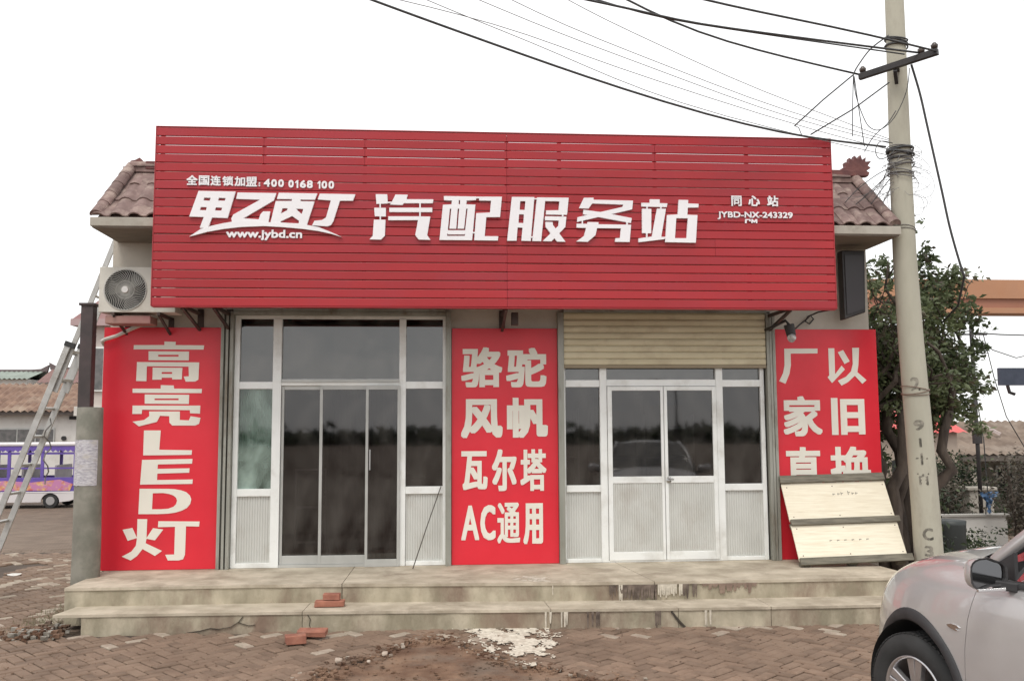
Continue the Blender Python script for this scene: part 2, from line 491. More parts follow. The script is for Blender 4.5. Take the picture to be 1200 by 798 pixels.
BANNER_GLYPHS = {'gao':[[[(-3.265,3.019),(-3.133,3.015),(-3.135,2.977),(-2.805,2.974),(-2.811,2.924),(-3.614,2.926),(-3.612,2.976),(-3.264,2.977)]],[[(-3.442,2.904),(-2.977,2.901),(-2.977,2.796),(-3.439,2.799)],[(-3.331,2.863),(-3.097,2.863),(-3.096,2.841),(-3.331,2.841)]],[[(-3.57,2.777),(-2.856,2.773),(-2.861,2.57),(-2.897,2.547),(-3.007,2.547),(-3.031,2.607),(-2.972,2.61),(-2.978,2.723),(-3.456,2.728),(-3.456,2.552),(-3.573,2.556)]],[[(-3.388,2.713),(-3.048,2.708),(-3.052,2.573),(-3.162,2.573),(-3.162,2.593),(-3.282,2.593),(-3.282,2.57),(-3.388,2.57)],[(-3.284,2.66),(-3.164,2.66),(-3.164,2.638),(-3.284,2.638)]]],
'liang':[[[(-3.291,2.507),(-3.142,2.502),(-3.137,2.465),(-2.817,2.461),(-2.82,2.412),(-3.609,2.417),(-3.611,2.466),(-3.29,2.465)]],[[(-3.47,2.398),(-2.962,2.393),(-2.963,2.285),(-3.467,2.29)],[(-3.357,2.35),(-3.082,2.35),(-3.082,2.33),(-3.356,2.331)]],[[(-3.604,2.269),(-2.831,2.266),(-2.832,2.172),(-2.946,2.177),(-2.95,2.213),(-3.494,2.22),(-3.497,2.171),(-3.604,2.171)]],[[(-3.413,2.2),(-3.063,2.199),(-3.061,2.099),(-2.958,2.094),(-2.938,2.143),(-2.824,2.123),(-2.84,2.053),(-2.884,2.034),(-3.146,2.035),(-3.179,2.069),(-3.183,2.144),(-3.288,2.149),(-3.322,2.078),(-3.524,2.027),(-3.598,2.082),(-3.468,2.101),(-3.411,2.145)]]],
'L':[[[(-3.466,1.98),(-3.275,1.979),(-3.286,1.756),(-2.912,1.747),(-2.917,1.694),(-3.466,1.691)]]],
'E':[[[(-3.477,1.64),(-2.905,1.647),(-2.908,1.592),(-3.296,1.586),(-3.299,1.535),(-2.935,1.539),(-2.938,1.488),(-3.299,1.48),(-3.301,1.407),(-2.895,1.41),(-2.898,1.359),(-3.49,1.356)]]],
'D':[[[(-3.494,1.309),(-3.169,1.305),(-3.096,1.3),(-3.023,1.286),(-2.965,1.264),(-2.923,1.225),(-2.905,1.181),(-2.918,1.127),(-2.953,1.083),(-3.01,1.053),(-3.081,1.032),(-3.161,1.021),(-3.276,1.017),(-3.499,1.019)],[(-3.344,1.256),(-3.225,1.257),(-3.16,1.246),(-3.109,1.227),(-3.079,1.202),(-3.067,1.168),(-3.077,1.128),(-3.105,1.099),(-3.162,1.078),(-3.249,1.072),(-3.347,1.073)]]],
'deng':[[[(-3.67,0.844),(-3.561,0.864),(-3.505,0.748),(-3.608,0.717)]],[[(-3.329,0.858),(-3.213,0.841),(-3.303,0.719),(-3.404,0.739)]],[[(-3.507,0.963),(-3.397,0.961),(-3.399,0.732),(-3.407,0.688),(-3.22,0.598),(-3.298,0.542),(-3.439,0.623),(-3.498,0.545),(-3.568,0.495),(-3.669,0.54),(-3.564,0.596),(-3.516,0.661),(-3.507,0.733)]],[[(-3.271,0.936),(-2.804,0.927),(-2.809,0.869),(-2.957,0.874),(-2.96,0.551),(-2.98,0.5),(-3.03,0.487),(-3.152,0.489),(-3.183,0.554),(-3.082,0.556),(-3.081,0.87),(-3.274,0.868)]]]}
RIGHT_GLYPHS = {'chang':[[[(4.217,2.944),(4.641,2.945),(4.639,2.885),(4.297,2.882),(4.295,2.739),(4.274,2.634),(4.219,2.509),(4.14,2.542),(4.193,2.641),(4.214,2.739)]]],
'yi':[[[(4.778,2.949),(4.856,2.949),(4.854,2.627),(4.94,2.733),(4.982,2.686),(4.811,2.517),(4.757,2.587),(4.778,2.614)]],[[(4.899,2.899),(4.968,2.928),(5.047,2.786),(4.979,2.753)]],[[(5.085,2.955),(5.174,2.955),(5.156,2.739),(5.139,2.653),(5.253,2.553),(5.197,2.507),(5.105,2.607),(5.013,2.527),(4.93,2.485),(4.885,2.547),(4.989,2.594),(5.057,2.66),(5.084,2.752)]]]}
BANNER_CHARS = [('骆',0.225,2.473,0.72,2.955),('驼',0.766,2.472,1.254,2.949),('风',0.222,1.866,0.721,2.332),('帆',0.773,1.866,1.267,2.347),('瓦',0.226,1.255,0.539,1.713),('尔',0.591,1.239,0.886,1.733),('塔',0.931,1.237,1.244,1.731),('A',0.226,0.669,0.438,1.073),('C',0.451,0.666,0.632,1.076),('通',0.653,0.625,0.925,1.103),('用',0.963,0.611,1.198,1.092),('厂',4.153,2.508,4.625,2.944),('以',4.771,2.487,5.251,2.958),('家',4.176,1.865,4.667,2.356),('旧',4.786,1.879,5.211,2.333),('直',4.182,1.238,4.639,1.735),('换',4.751,1.231,5.27,1.736)]
SIGN_CHARS = [('全',-2.806,4.657,-2.687,4.767),('国',-2.674,4.655,-2.56,4.765),('连',-2.548,4.654,-2.435,4.764),('锁',-2.42,4.654,-2.3,4.762),('加',-2.288,4.652,-2.173,4.76),('盟',-2.165,4.649,-2.043,4.759),(':',-2.028,4.653,-2.01,4.696),('4',-1.972,4.649,-1.902,4.737),('0',-1.891,4.648,-1.829,4.734),('0',-1.815,4.648,-1.753,4.734),('0',-1.704,4.644,-1.646,4.73),('1',-1.631,4.642,-1.596,4.729),('6',-1.578,4.642,-1.512,4.728),('8',-1.502,4.64,-1.438,4.727),('1',-1.387,4.637,-1.354,4.724),('0',-1.342,4.637,-1.28,4.724),('0',-1.265,4.637,-1.204,4.724),('同',3.298,4.501,3.419,4.622),('心',3.499,4.503,3.633,4.625),('站',3.72,4.502,3.851,4.628)]
WIRES = [
  ('thick',[(-0.7,-2.4,6.15),(-0.16,-2.26,6.02),(0.35,-2.12,5.91),(0.97,-1.95,5.77),(1.63,-1.78,5.63),(2.61,-1.52,5.44),(3.71,-1.22,5.3),(4.33,-1.05,5.28),(5.24,-0.81,5.28)]),
  ('thick',[(2.06,-1.32,6.75),(2.73,-1.14,6.52),(3.49,-0.94,6.41),(4.29,-0.72,6.34),(5.12,-0.5,6.28)]),
  ('thick',[(1.44,-2.17,6.33),(2.14,-1.98,6.3),(2.53,-1.88,6.25),(3.24,-1.69,6.27),(4.21,-1.43,6.29),(5.6,-1.05,6.34)]),
  ('mid',[(1.61,-1.94,6.44),(2.28,-1.76,6.34),(2.89,-1.6,6.35),(3.63,-1.4,6.35),(4.76,-1.1,6.37),(5.47,-0.91,6.38)]),
  ('thick',[(2.73,-2.0,6.45),(3.49,-1.8,6.4),(4.46,-1.54,6.39),(5.71,-1.2,6.3)]),
  ('thin',[(-0.41,-2.32,6.19),(0.35,-2.12,6.12),(1.07,-1.93,5.99),(1.63,-1.78,5.84),(2.41,-1.57,5.7),(3.99,-1.14,5.4),(5.29,-0.8,5.25)]),
  ('thin',[(-0.16,-2.26,6.23),(0.44,-2.1,6.06),(1.07,-1.93,5.91),(1.63,-1.78,5.72),(2.31,-1.6,5.55),(3.23,-1.35,5.37),(5.28,-0.8,5.18)]),
  ('thin',[(0.35,-2.12,6.32),(1.07,-1.93,6.12),(1.63,-1.78,5.99),(2.41,-1.57,5.82),(3.34,-1.32,5.6),(4.22,-1.08,5.44),(5.29,-0.8,5.33)]),
  ('thin',[(0.71,-2.02,6.37),(1.44,-1.83,6.12),(2.22,-1.62,5.96),(3.13,-1.37,5.72),(4.22,-1.08,5.5),(5.29,-0.8,5.36)]),
  ('thin',[(1.31,-1.86,6.47),(1.83,-1.72,6.27),(2.52,-1.54,6.08),(3.35,-1.32,5.8),(4.34,-1.05,5.6),(5.3,-0.79,5.38)]),
]
NEAR_WIRES = [
  ('mid',[(4.861,-0.85,6.137),(4.484,-0.85,5.826),(4.131,-0.85,5.508)]),
  ('mid',[(5.324,-0.8,6.073),(4.867,-0.8,5.737),(4.334,-0.8,5.415)]),
  ('mid',[(5.339,-0.8,6.655),(5.109,-0.8,6.479),(4.942,-0.8,6.264),(4.885,-0.8,6.157)]),
  ('thin',[(4.861,-0.85,6.137),(4.882,-0.85,5.887),(4.965,-0.85,5.618),(5.043,-0.85,5.495),(5.167,-0.85,5.477),(5.342,-0.85,5.626),(5.503,-0.85,5.942),(5.559,-0.85,6.238)]),
  ('thin',[(4.86,-0.85,6.116),(4.833,-0.85,5.698),(4.82,-0.85,5.387)]),
  ('thin',[(4.871,-0.85,6.116),(4.908,-0.85,5.752),(4.96,-0.85,5.266)]),
  ('thin',[(4.958,-0.85,5.204),(5.08,-0.85,5.392),(5.254,-0.85,5.551),(5.366,-0.85,5.71)]),
  ('thin',[(5.332,-0.8,5.33),(5.186,-0.8,5.348),(5.119,-0.8,5.243),(5.156,-0.8,5.14),(5.262,-0.8,5.162),(5.35,-0.8,5.247)]),
  ('thick',[(5.555,-0.9,6.26),(5.644,-0.9,5.906),(5.71,-0.9,5.544),(5.784,-0.9,5.131),(5.857,-0.9,4.722),(5.921,-0.9,4.345),(5.989,-0.9,4.041),(6.075,-0.9,3.708)]),
  ('thin',[(5.472,-0.5,5.085),(5.293,-0.5,4.923),(5.092,-0.5,4.74),(4.959,-0.5,4.633)]),
  ('thin',[(5.469,-0.5,5.021),(5.344,-0.5,4.871),(5.174,-0.5,4.657),(5.041,-0.5,4.55)]),
  ('thin',[(5.475,-0.5,5.138),(5.254,-0.5,5.018),(5.022,-0.5,4.845),(4.854,-0.5,4.674)]),
  ('thin',[(5.467,-0.5,4.979),(5.394,-0.5,4.787),(5.278,-0.5,4.595),(5.185,-0.5,4.426)]),
  ('thin',[(4.251,-0.5,5.627),(4.314,-0.5,5.597),(4.353,-0.5,5.491)]),
]

# ================================================================ THE SETTING
soil_m = pm('soil', (0.095, 0.046, 0.026), (0.25, 0.155, 0.10), scale=3, rough=0.95, bump=0.8, bscale=18, bdist=0.03, dirt=(0.17, 0.13, 0.10), coord='World')
joint_m = pm('joint_soil', (0.055, 0.038, 0.028), (0.085, 0.06, 0.045), scale=5, rough=0.95, coord='World')
# far ground: worn red-brown paving that the eye can no longer split into pieces
gm = pm('ground_paving', (0.165, 0.118, 0.086), (0.235, 0.172, 0.128), scale=2.2, rough=0.9, bump=0.5, bscale=9, bdist=0.02, dirt=(0.24, 0.18, 0.135), dscale=0.5, dlo=0.5, dhi=0.75, coord='World')
t = gm.node_tree
br = t.nodes.new('ShaderNodeTexBrick')
br.inputs['Scale'].default_value = 3.0
br.inputs['Color1'].default_value = (1, 1, 1, 1)
br.inputs['Color2'].default_value = (0.8, 0.8, 0.8, 1)
br.inputs['Mortar'].default_value = (0.55, 0.52, 0.5, 1)
br.inputs['Mortar Size'].default_value = 0.03
geo = t.nodes.new('ShaderNodeNewGeometry')
t.links.new(geo.outputs['Position'], br.inputs['Vector'])
bsd = t.nodes['Principled BSDF']
src = bsd.inputs['Base Color'].links[0].from_socket
mu = t.nodes.new('ShaderNodeMix')
mu.data_type = 'RGBA'
mu.blend_type = 'MULTIPLY'
mu.inputs[0].default_value = 1
t.links.new(src, mu.inputs[6])
t.links.new(br.outputs[0], mu.inputs[7])
t.links.new(mu.outputs[2], bsd.inputs['Base Color'])

PX0, PX1, PY0, PY1 = -7.2, 6.6, -4.6, 5.0      # laid pavers, as real pieces, lie inside this box


def in_pavers(x, y):
    if y < -1.62 and PX0 < x < PX1 and y > PY0: return True
    return PX0 - 1 < x < -4.0 and -1.7 <= y < PY1


SOIL = [(-1.32, -4.7), (-1.12, -3.6), (-0.892, -2.941), (-0.584, -2.705), (-0.40, -2.3), (-0.145, -2.053), (-0.02, -1.97), (0.12, -2.2), (0.40, -2.742), (0.728, -3.126), (1.122, -3.462), (1.5, -3.7), (1.75, -4.1), (1.7, -4.7)]


def in_poly(x, y, P):
    c = False
    for i in range(len(P)):
        (x1, y1), (x2, y2) = P[i], P[i - 1]
        if (y1 > y) != (y2 > y) and x < (x2 - x1) * (y - y1) / (y2 - y1) + x1: c = not c
    return c


xs = sorted(set([-400, -200, -100, -60] + [-40 + 2 * i for i in range(16)] + [-8 + 0.25 * i for i in range(65)] + [8 + 2 * i for i in range(20)] + [60, 100, 200, 400]))
ys = sorted(set([-400, -200, -100, -50, -30, -20, -12] + [-8 + 0.25 * i for i in range(57)] + [6 + 1 * i for i in range(26)] + [40, 60, 100, 200, 400]))
V, F = [], []
for y in ys:
    for x in xs:
        z = gz(x, y)
        if PX0 - 0.6 < x < PX1 + 0.4 and PY0 - 0.4 < y < PY1 + 0.4: z -= 0.045
        V.append((x, y, z))
n = len(xs)
for j in range(len(ys) - 1):
    for i in range(n - 1):
        F.append((j * n + i, j * n + i + 1, (j + 1) * n + i + 1, (j + 1) * n + i))
MB().add(V, F).build('ground', gm, kind='structure', smooth=True)

# soil bed the pavers are laid in, and the bare patch where they are missing
V, F = [], []
nx, ny = 150, 70
for j in range(ny + 1):
    for i in range(nx + 1):
        x = -7.6 + i * (14.6 / nx)
        y = -4.95 + j * (3.45 / ny)
        z = gz(x, y) - 0.024 + 0.008 * noise.noise((x * 3, y * 3, 0))
        if in_poly(x, y, SOIL):
            z += 0.008 + 0.022 * noise.noise((x * 2.2, y * 2.2, 4)) + 0.016 * noise.noise((x * 9, y * 9, 2))
        V.append((x, y, z))
for j in range(ny):
    for i in range(nx):
        a = j * (nx + 1) + i
        F.append((a, a + 1, a + nx + 2, a + nx + 1))
mb = MB().add(V, F)
for q_, f in enumerate(F):
    cx_ = sum(V[i][0] for i in f) / 4
    cy_ = sum(V[i][1] for i in f) / 4
    if not in_poly(cx_ + .05 * noise.noise((cx_ * 6, cy_ * 6, 0)), cy_, SOIL): mb.mi[q_] = 1
mb.build('bare_soil', [soil_m, joint_m], kind='structure', smooth=True)
V, F = [], []
nx, ny = 16, 34
for j in range(ny + 1):
    for i in range(nx + 1):
        x = -8.2 + i * (4.2 / nx)
        y = -1.6 + j * (6.9 / ny)
        V.append((x, y, gz(x, y) - 0.024 + 0.006 * noise.noise((x * 3, y * 3, 0))))
for j in range(ny):
    for i in range(nx):
        a = j * (nx + 1) + i
        F.append((a, a + 1, a + nx + 2, a + nx + 1))
MB().add(V, F).build('soil_verge', joint_m, kind='structure', smooth=True)

# pavers, herringbone turned by about 40 degrees
pav_m = pm('paver', (0.168, 0.110, 0.076), (0.232, 0.157, 0.112), scale=9, rough=0.85, bump=0.7, bscale=35, bdist=0.006, vary=0.17, dirt=(0.215, 0.15, 0.108), dscale=3, dlo=0.5, dhi=0.75)
pav_pale = pm('paver_pale', (0.27, 0.225, 0.175), (0.36, 0.30, 0.24), scale=7, rough=0.9, bump=0.4, bscale=45, bdist=0.004, vary=0.15, dirt=(0.27, 0.2, 0.16), dscale=4)
WB = 0.110


def paver_mesh(kind, seed, mat):
    rr = random.Random(seed)
    L_, W_ = WB * 2 - 0.014, WB - 0.014
    mb = MB()
    c = 0.010
    base = [(-L_ / 2, -W_ / 2), (L_ / 2, -W_ / 2), (L_ / 2, W_ / 2), (-L_ / 2, W_ / 2)]
    P = [(a + rr.uniform(-.0025, .0025), b + rr.uniform(-.0025, .0025)) for a, b in base]
    V = [(a, b, -0.05) for a, b in P] + [(a, b, -c) for a, b in P] + [(a - math.copysign(c, a), b - math.copysign(c, b), rr.uniform(-.001, .001)) for a, b in P]
    F = [(i, (i + 1) % 4, 4 + (i + 1) % 4, 4 + i) for i in range(4)] + [(4 + i, 4 + (i + 1) % 4, 8 + (i + 1) % 4, 8 + i) for i in range(4)] + [(8, 9, 10, 11)]
    mb.add(V, F)
    return mb.mesh('paver', mat, (0, 0, 0)), (V, F)


PM = [paver_mesh(0, k, pav_m) for k in range(6)]
PMP = paver_mesh(0, 50, pav_pale)[0]
paving = thing('paving', None, None, (0, 0, 0))
paving['kind'] = 'structure'
th = R(41)
ct, st_ = math.cos(th), math.sin(th)
places = []
for iy in range(-110, 110):
    for ix in range(-110, 110):
        k = (ix - iy) % 4
        if k == 0: cx, cy, ro = ix + 1, iy + 0.5, 0
        elif k == 3: cx, cy, ro = ix + 0.5, iy + 1, math.pi / 2
        else: continue
        x = (cx * ct - cy * st_) * WB
        y = (cx * st_ + cy * ct) * WB
        if not in_pavers(x, y): continue
        if in_poly(x, y, SOIL): continue
        if y > -1.62 and noise.noise((x * 0.7, y * 0.7, 8)) > 0.42: continue
        places.append((x, y, ro + th))
cdist = lambda p: math.hypot(p[0] - 0.0, p[1] + 11.1)
vis = [p for p in places if abs(p[0] - 0.35) < 0.60 * (p[1] + 11.1)]
vis.sort(key=cdist)
near = set(vis[:298])
rest = MB()
rr = random.Random(3)
for p in places:
    x, y, ro = p
    z = gz(x, y) + 0.012 * noise.noise((x * 1.4, y * 1.4, 0)) + rr.uniform(-0.006, 0.004)
    # the edge of the bare patch has sunk and tipped pavers
    dd = min(math.hypot(x - a, y - b) for a, b in SOIL)
    tip = 0.028 if dd > 0.3 else 0.08
    rot = (rr.uniform(-tip, tip), rr.uniform(-tip, tip), ro + rr.uniform(-0.02, 0.02))
    pale = (rr.random() < 0.035) or (y > -2.0 and rr.random() < 0.16)
    if p in near:
        inst(PMP if pale else rr.choice(PM)[0], 'paver', paving, (x, y, z), rot)
    else:
        Mx = Matrix.Translation((x, y, z)) @ Matrix.Rotation(rot[2], 4, 'Z') @ Matrix.Rotation(rot[0], 4, 'X')
        V, F = rr.choice(PM)[1]
        rest.cur = 1 if pale else (2 if rr.random() < 0.35 else 0)
        rest.add([tuple(Mx @ Vector(v)) for v in V], F)
pav_dark = pm('paver_dark', (0.14, 0.093, 0.065), (0.20, 0.135, 0.096), scale=5, rough=0.9, bump=0.5, bscale=45, bdist=0.004)
pav_rest = pm('paver_rest', (0.165, 0.108, 0.075), (0.235, 0.160, 0.114), scale=2.5, rough=0.88, bump=0.5, bscale=45, bdist=0.004, dirt=(0.22, 0.155, 0.112), dscale=2, dlo=0.5, dhi=0.75)
rest.build('pavers_further_off', [pav_rest, pav_pale, pav_dark], paving, kind='stuff')

# soil crumbs, stones round the bare patch
rub = MB()
rr = random.Random(11)
def lump(mb, c, r, rnd, fl=0.6):
    V = []
    for i in range(8):
        v = Vector([(1 if i & 1 else -1), (1 if i & 2 else -1), (1 if i & 4 else -1) * fl]) * 0.58
        V.append(tuple(Vector(c) + Vector((v.x * rnd.uniform(.6, 1.2), v.y * rnd.uniform(.6, 1.2), v.z * rnd.uniform(.6, 1.2))) * r))
    mb.add(V, [(0, 2, 3, 1), (4, 5, 7, 6), (0, 1, 5, 4), (1, 3, 7, 5), (3, 2, 6, 7), (2, 0, 4, 6)])
for _ in range(1500):
    i = rr.randrange(len(SOIL))
    a, b = SOIL[i], SOIL[(i + 1) % len(SOIL)]
    tt = rr.random()
    x = a[0] + (b[0] - a[0]) * tt + rr.gauss(0, .09)
    y = a[1] + (b[1] - a[1]) * tt + rr.gauss(0, .08)
    rub.cur = 1 if rr.random() < 0.06 else 0
    lump(rub, (x, y, -0.006 + rr.uniform(-.006, .008)), rr.choice([.006, .008, .012, .02, .012, .03]), rr)
for _ in range(900):
    x, y = rr.uniform(-1.2, 1.7), rr.uniform(-4.6, -2.1)
    if in_poly(x, y, SOIL):
        lump(rub, (x, y, -0.012 + rr.uniform(-.004, .01)), rr.choice([.006, .01, .016, .024]), rr)
for _ in range(500):
    x, y = rr.uniform(-7, 6), rr.uniform(-4.5, -1.9)
    lump(rub, (x, y, 0.003), rr.choice([.005, .007, .011]), rr)
for _ in range(260):          # broken corner of the lower step
    x, y = rr.gauss(-3.98, .12), rr.gauss(-1.55, .14)
    rub.cur = rr.choice([0, 0, 2])
    lump(rub, (x, y, rr.uniform(0, .05)), rr.choice([.012, .02, .035, .05]), rr)
rub.build('loose_soil_crumbs', [soil_m, pm('pebble', (.30, .25, .2), (.40, .34, .28)), pm('rubble', (.2, .18, .15), (.3, .27, .23))], kind='stuff')
for cx, cy, r_, lab in [(-.88, -2.95, .055, 'pale lump of rubble at the left corner of the bare soil patch'), (-.62, -3.02, .04, 'small white stone lying in the bare soil near its left edge'), (-.50, -2.76, .05, 'pinkish rubble piece inside the upper left of the soil patch')]:
    q_ = MB()
    lump(q_, (cx, cy, .03), r_, rr)
    q_.build('rubble_stone', pm('rubble_pale', (.36, .28, .22), (.5, .42, .35), bump=.4), bevel=.012, label=lab, cat='stone', group='pale stones in the bare soil')

# spilled white lime on the paving
SP = [(0.20, -1.80), (0.45, -1.70), (0.78, -1.70), (1.02, -1.88), (1.14, -2.25), (1.02, -2.62), (0.93, -3.05), (0.72, -3.25), (0.58, -2.95), (0.50, -2.45), (0.30, -2.05)]
lm = pm('lime', (.50, .44, .36), (.72, .66, .56), scale=25, rough=.95, bump=.6, bscale=60, dirt=(.42, .34, .27), dscale=9, dlo=.52, dhi=.7)
mb = MB()
g = 0.012
idx = {}
def limev(i, j):
    if (i, j) not in idx:
        x, y = .1 + i * g, -3.4 + j * g
        idx[(i, j)] = len(mb.v)
        mb.v.append((x, y, gz(x, y) + .008 + .004 * noise.noise((x * 14, y * 14, 1))))
    return idx[(i, j)]
for j in range(int(1.75 / g)):
    for i in range(int(1.1 / g)):
        x, y = .1 + (i + .5) * g, -3.4 + (j + .5) * g
        if y > -1.70: continue
        wd_ = .47 - .22 * sm(-2.1, -3.1, y)
        cx_ = .66 + .10 * sm(-2.0, -3.1, y)
        dd = 1 - ((x - cx_) / wd_) ** 2 - max(0, (-2.2 - y) / .95) ** 2
        v = .9 * noise.noise((x * 6, y * 3.5, 3)) + .7 * noise.noise((x * 17, y * 9, 7)) + .5 * noise.noise((x * 45, y * 30, 2))
        if v + dd * .75 > 0.36:
            mb.f.append((limev(i, j), limev(i + 1, j), limev(i + 1, j + 1), limev(i, j + 1)))
            mb.mi.append(0)
mb.build('lime_spill', lm, kind='stuff')

# ================================================================ THE STEPS
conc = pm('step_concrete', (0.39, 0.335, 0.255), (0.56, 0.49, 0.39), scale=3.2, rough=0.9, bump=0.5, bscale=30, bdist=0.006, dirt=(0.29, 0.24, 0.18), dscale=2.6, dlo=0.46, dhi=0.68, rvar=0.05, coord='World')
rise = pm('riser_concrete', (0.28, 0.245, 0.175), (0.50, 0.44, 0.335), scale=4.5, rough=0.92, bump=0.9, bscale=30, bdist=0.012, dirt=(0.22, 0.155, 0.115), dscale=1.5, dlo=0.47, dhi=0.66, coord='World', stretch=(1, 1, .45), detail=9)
steps = thing('concrete_steps', 'two long worn concrete steps with cracked edges below the shop front', 'steps', (0.6, -0.9, 0))


def wob(x, s, a=.007):
    return a * noise.noise((x * 5, s, 0)) + a * .6 * noise.noise((x * 17, s, 3))


def slab(name, xa, xb, ska, skb, yb, yf, z0, z1, seed, lip=0.03, cut=0.0):
    """piece of a step: ska/skb shift the front corners, so a joint runs slantwise; top layer (screed) over a darker body"""
    n_ = max(2, int((xb - xa) / .12))
    front = []
    for i in range(n_ + 1):
        tt = i / n_
        x = xa + ska + (xb + skb - xa - ska) * tt
        front.append((x, yf(x) + wob(x, seed)))
    back = [(xb, yb), (xa, yb)]
    M = lambda a, b, d: (a, b, d)
    mb = MB()
    mb.cur = 0
    mb.prism([front + back], z1 - lip, z1, M)
    top = mb.build(name, conc, steps, bevel=.006)
    fr2 = [(max(x, xa + cut + ska), y + .012 + wob(x, seed + 9, .01)) for x, y in front]
    back = [(xb, yb), (xa + cut * .6, yb)]
    mb = MB()
    mb.prism([fr2 + back], z0, z1 - lip - .001, M)
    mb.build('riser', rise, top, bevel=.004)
    return top


ypl = lambda x: -1.17 - .25 * sm(-2.5, 2.8, x)
yls = lambda x: -1.58 - .30 * sm(-4, 4.2, x)
cuts = [(-3.86, .0, 0), (-1.02, -.02, 0), (2.06, .16, 0), (5.0, .1, 0)]
for i in range(3):
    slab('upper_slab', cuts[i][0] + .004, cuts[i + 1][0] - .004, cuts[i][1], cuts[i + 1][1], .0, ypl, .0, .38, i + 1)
cuts = [(-3.72, -.08), (-1.36, -.02), (1.05, .03), (2.22, .14), (3.3, .0), (5.05, .1)]
for i in range(5):
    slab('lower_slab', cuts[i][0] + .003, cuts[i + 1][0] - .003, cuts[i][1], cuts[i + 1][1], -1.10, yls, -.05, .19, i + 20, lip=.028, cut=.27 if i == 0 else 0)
# stains with a shape of their own on the risers: bitumen smear and lime runs
tar = pm('bitumen_smear', (.075, .055, .045), (.20, .155, .125), scale=14, rough=.8)
dripm = pm('lime_run', (.50, .45, .37), (.66, .6, .5), scale=30, rough=.95)
rr = random.Random(5)


def riser_patch(name, x0, x1, zt, zb_lo, zb_hi, yf, m, w_=.018, gap=0.0, y_off=.0055):
    mb = MB()
    x = x0
    while x < x1:
        ww = w_ * rr.uniform(.5, 1.4)
        zb = rr.uniform(zb_lo, zb_hi)
        if rr.random() > gap:
            y0, y1 = yf(x) - y_off, yf(x + ww) - y_off
            mb.add([(x, y0, zt), (x + ww, y1, zt), (x + ww * .8, y1, (zt + zb) / 2), (x + ww * rr.uniform(.5, .9), y1, zb), (x + ww * .1, y0, zb), (x, y0, (zt + zb) / 2)], [(0, 5, 4, 3, 2, 1)])
        x += ww * .96
    return mb.build(name, m, steps)


riser_patch('bitumen_smear', 1.86, 2.24, .352, .195, .22, ypl, tar, w_=.035, gap=.0)
riser_patch('bitumen_smear', 2.50, 2.66, .352, .20, .26, ypl, tar, w_=.03, gap=.12)
riser_patch('bitumen_smear', 2.72, 3.3, .352, .24, .33, ypl, pm('brown_smear', (.2, .14, .11), (.3, .22, .17), scale=12, rough=.9), w_=.06, gap=.1)
riser_patch('bitumen_smear', 1.74, 1.86, .345, .20, .28, ypl, tar, gap=.55)
riser_patch('lime_run', 2.25, 2.50, .352, .20, .26, ypl, dripm, gap=.35, y_off=.0075)
riser_patch('lime_run', 1.03, 1.16, .352, .19, .30, ypl, dripm, w_=.012, gap=.72)
riser_patch('lime_run', 1.84, 1.87, .352, .19, .2, ypl, dripm, w_=.012)
riser_patch('lime_run', 1.02, 1.28, .165, .0, .06, yls, dripm, gap=.55)
riser_patch('lime_run', 2.62, 2.68, .165, .0, .06, yls, dripm, gap=.1)
riser_patch('bitumen_smear', 1.44, 1.56, .165, .0, .03, yls, tar, gap=.25)
riser_patch('bitumen_smear', 2.12, 2.18, .165, .0, .03, yls, tar, gap=.1)
def crack(pts, yf, w_=.006):
    mb = MB()
    for (xa, za), (xb, zb) in zip(pts, pts[1:]):
        mb.bar((xa, yf(xa) + .004, za), (xb, yf(xb) + .004, zb), .012, w_ * rr.uniform(.6, 1.5), side=(0, 0, 1) if abs(xb - xa) > abs(zb - za) else (1, 0, 0))
    mb.build('crack', pm('crack_dark', (.05, .04, .03)), steps)


crack([(-2.5, .0), (-2.38, .015), (-2.28, .04), (-2.2, .03), (-2.08, .05), (-2.0, .10), (-1.96, .15)], yls)
crack([(-2.0, .09), (-1.9, .06), (-1.84, .07)], yls, .004)
crack([(2.29, .155), (2.33, .10), (2.37, .05), (2.42, .0)], yls, .018)
crack([(-1.33, .16), (-1.30, .12), (-1.31, .06), (-1.28, .0)], yls, .004)
# lime splash on the tread
mb = MB()
for i in range(60):
    x, y = rr.gauss(1.0, .12), rr.uniform(-1.28, -.9)
    r_ = rr.uniform(.006, .03)
    mb.add([(x + r_ * math.cos(a) * rr.uniform(.6, 1.3) * 1.4, y + r_ * math.sin(a) * rr.uniform(.6, 1.3), .3812 + i * 2e-5) for a in [k * math.pi / 4 for k in range(8)]], [tuple(range(8))])
mb.build('lime_splash', pm('lime_thin', (.55, .5, .42), (.68, .62, .53), scale=30, rough=.95), steps)

# loose bricks
bk = pm('red_brick', (.24, .095, .065), (.36, .15, .10), scale=9, rough=.9, bump=.6, bscale=50, bdist=.004, vary=.12, dirt=(.42, .28, .22), dscale=5, dlo=.52, dhi=.8)
def brick(x, y, z, L_, W_, H_, rot, label, tilt=0.0):
    mb = MB()
    rnd = random.Random(hash((round(x * 100), round(y * 100))) & 255)
    ny_ = 4
    mb.box(-L_ / 2, -W_ / 2, 0, L_ / 2, W_ / 2, H_)
    mb.v = [(a + rnd.uniform(-.006, .006), b + rnd.uniform(-.005, .005), c + rnd.uniform(-.003, .003)) for a, b, c in mb.v]
    o = mb.build('brick', bk, None, bevel=.007, segs=3, label=label, cat='brick', group='loose red bricks by the steps')
    o.location = (x, y, z)
    o.rotation_euler = (tilt, 0, rot)
    return o
brick(-1.14, -1.42, .192, .30, .11, .062, .03, 'whole red brick lying on the lower step, under a half brick')
brick(-1.12, -1.40, .256, .17, .11, .062, -.06, 'half red brick resting on another brick on the lower step')
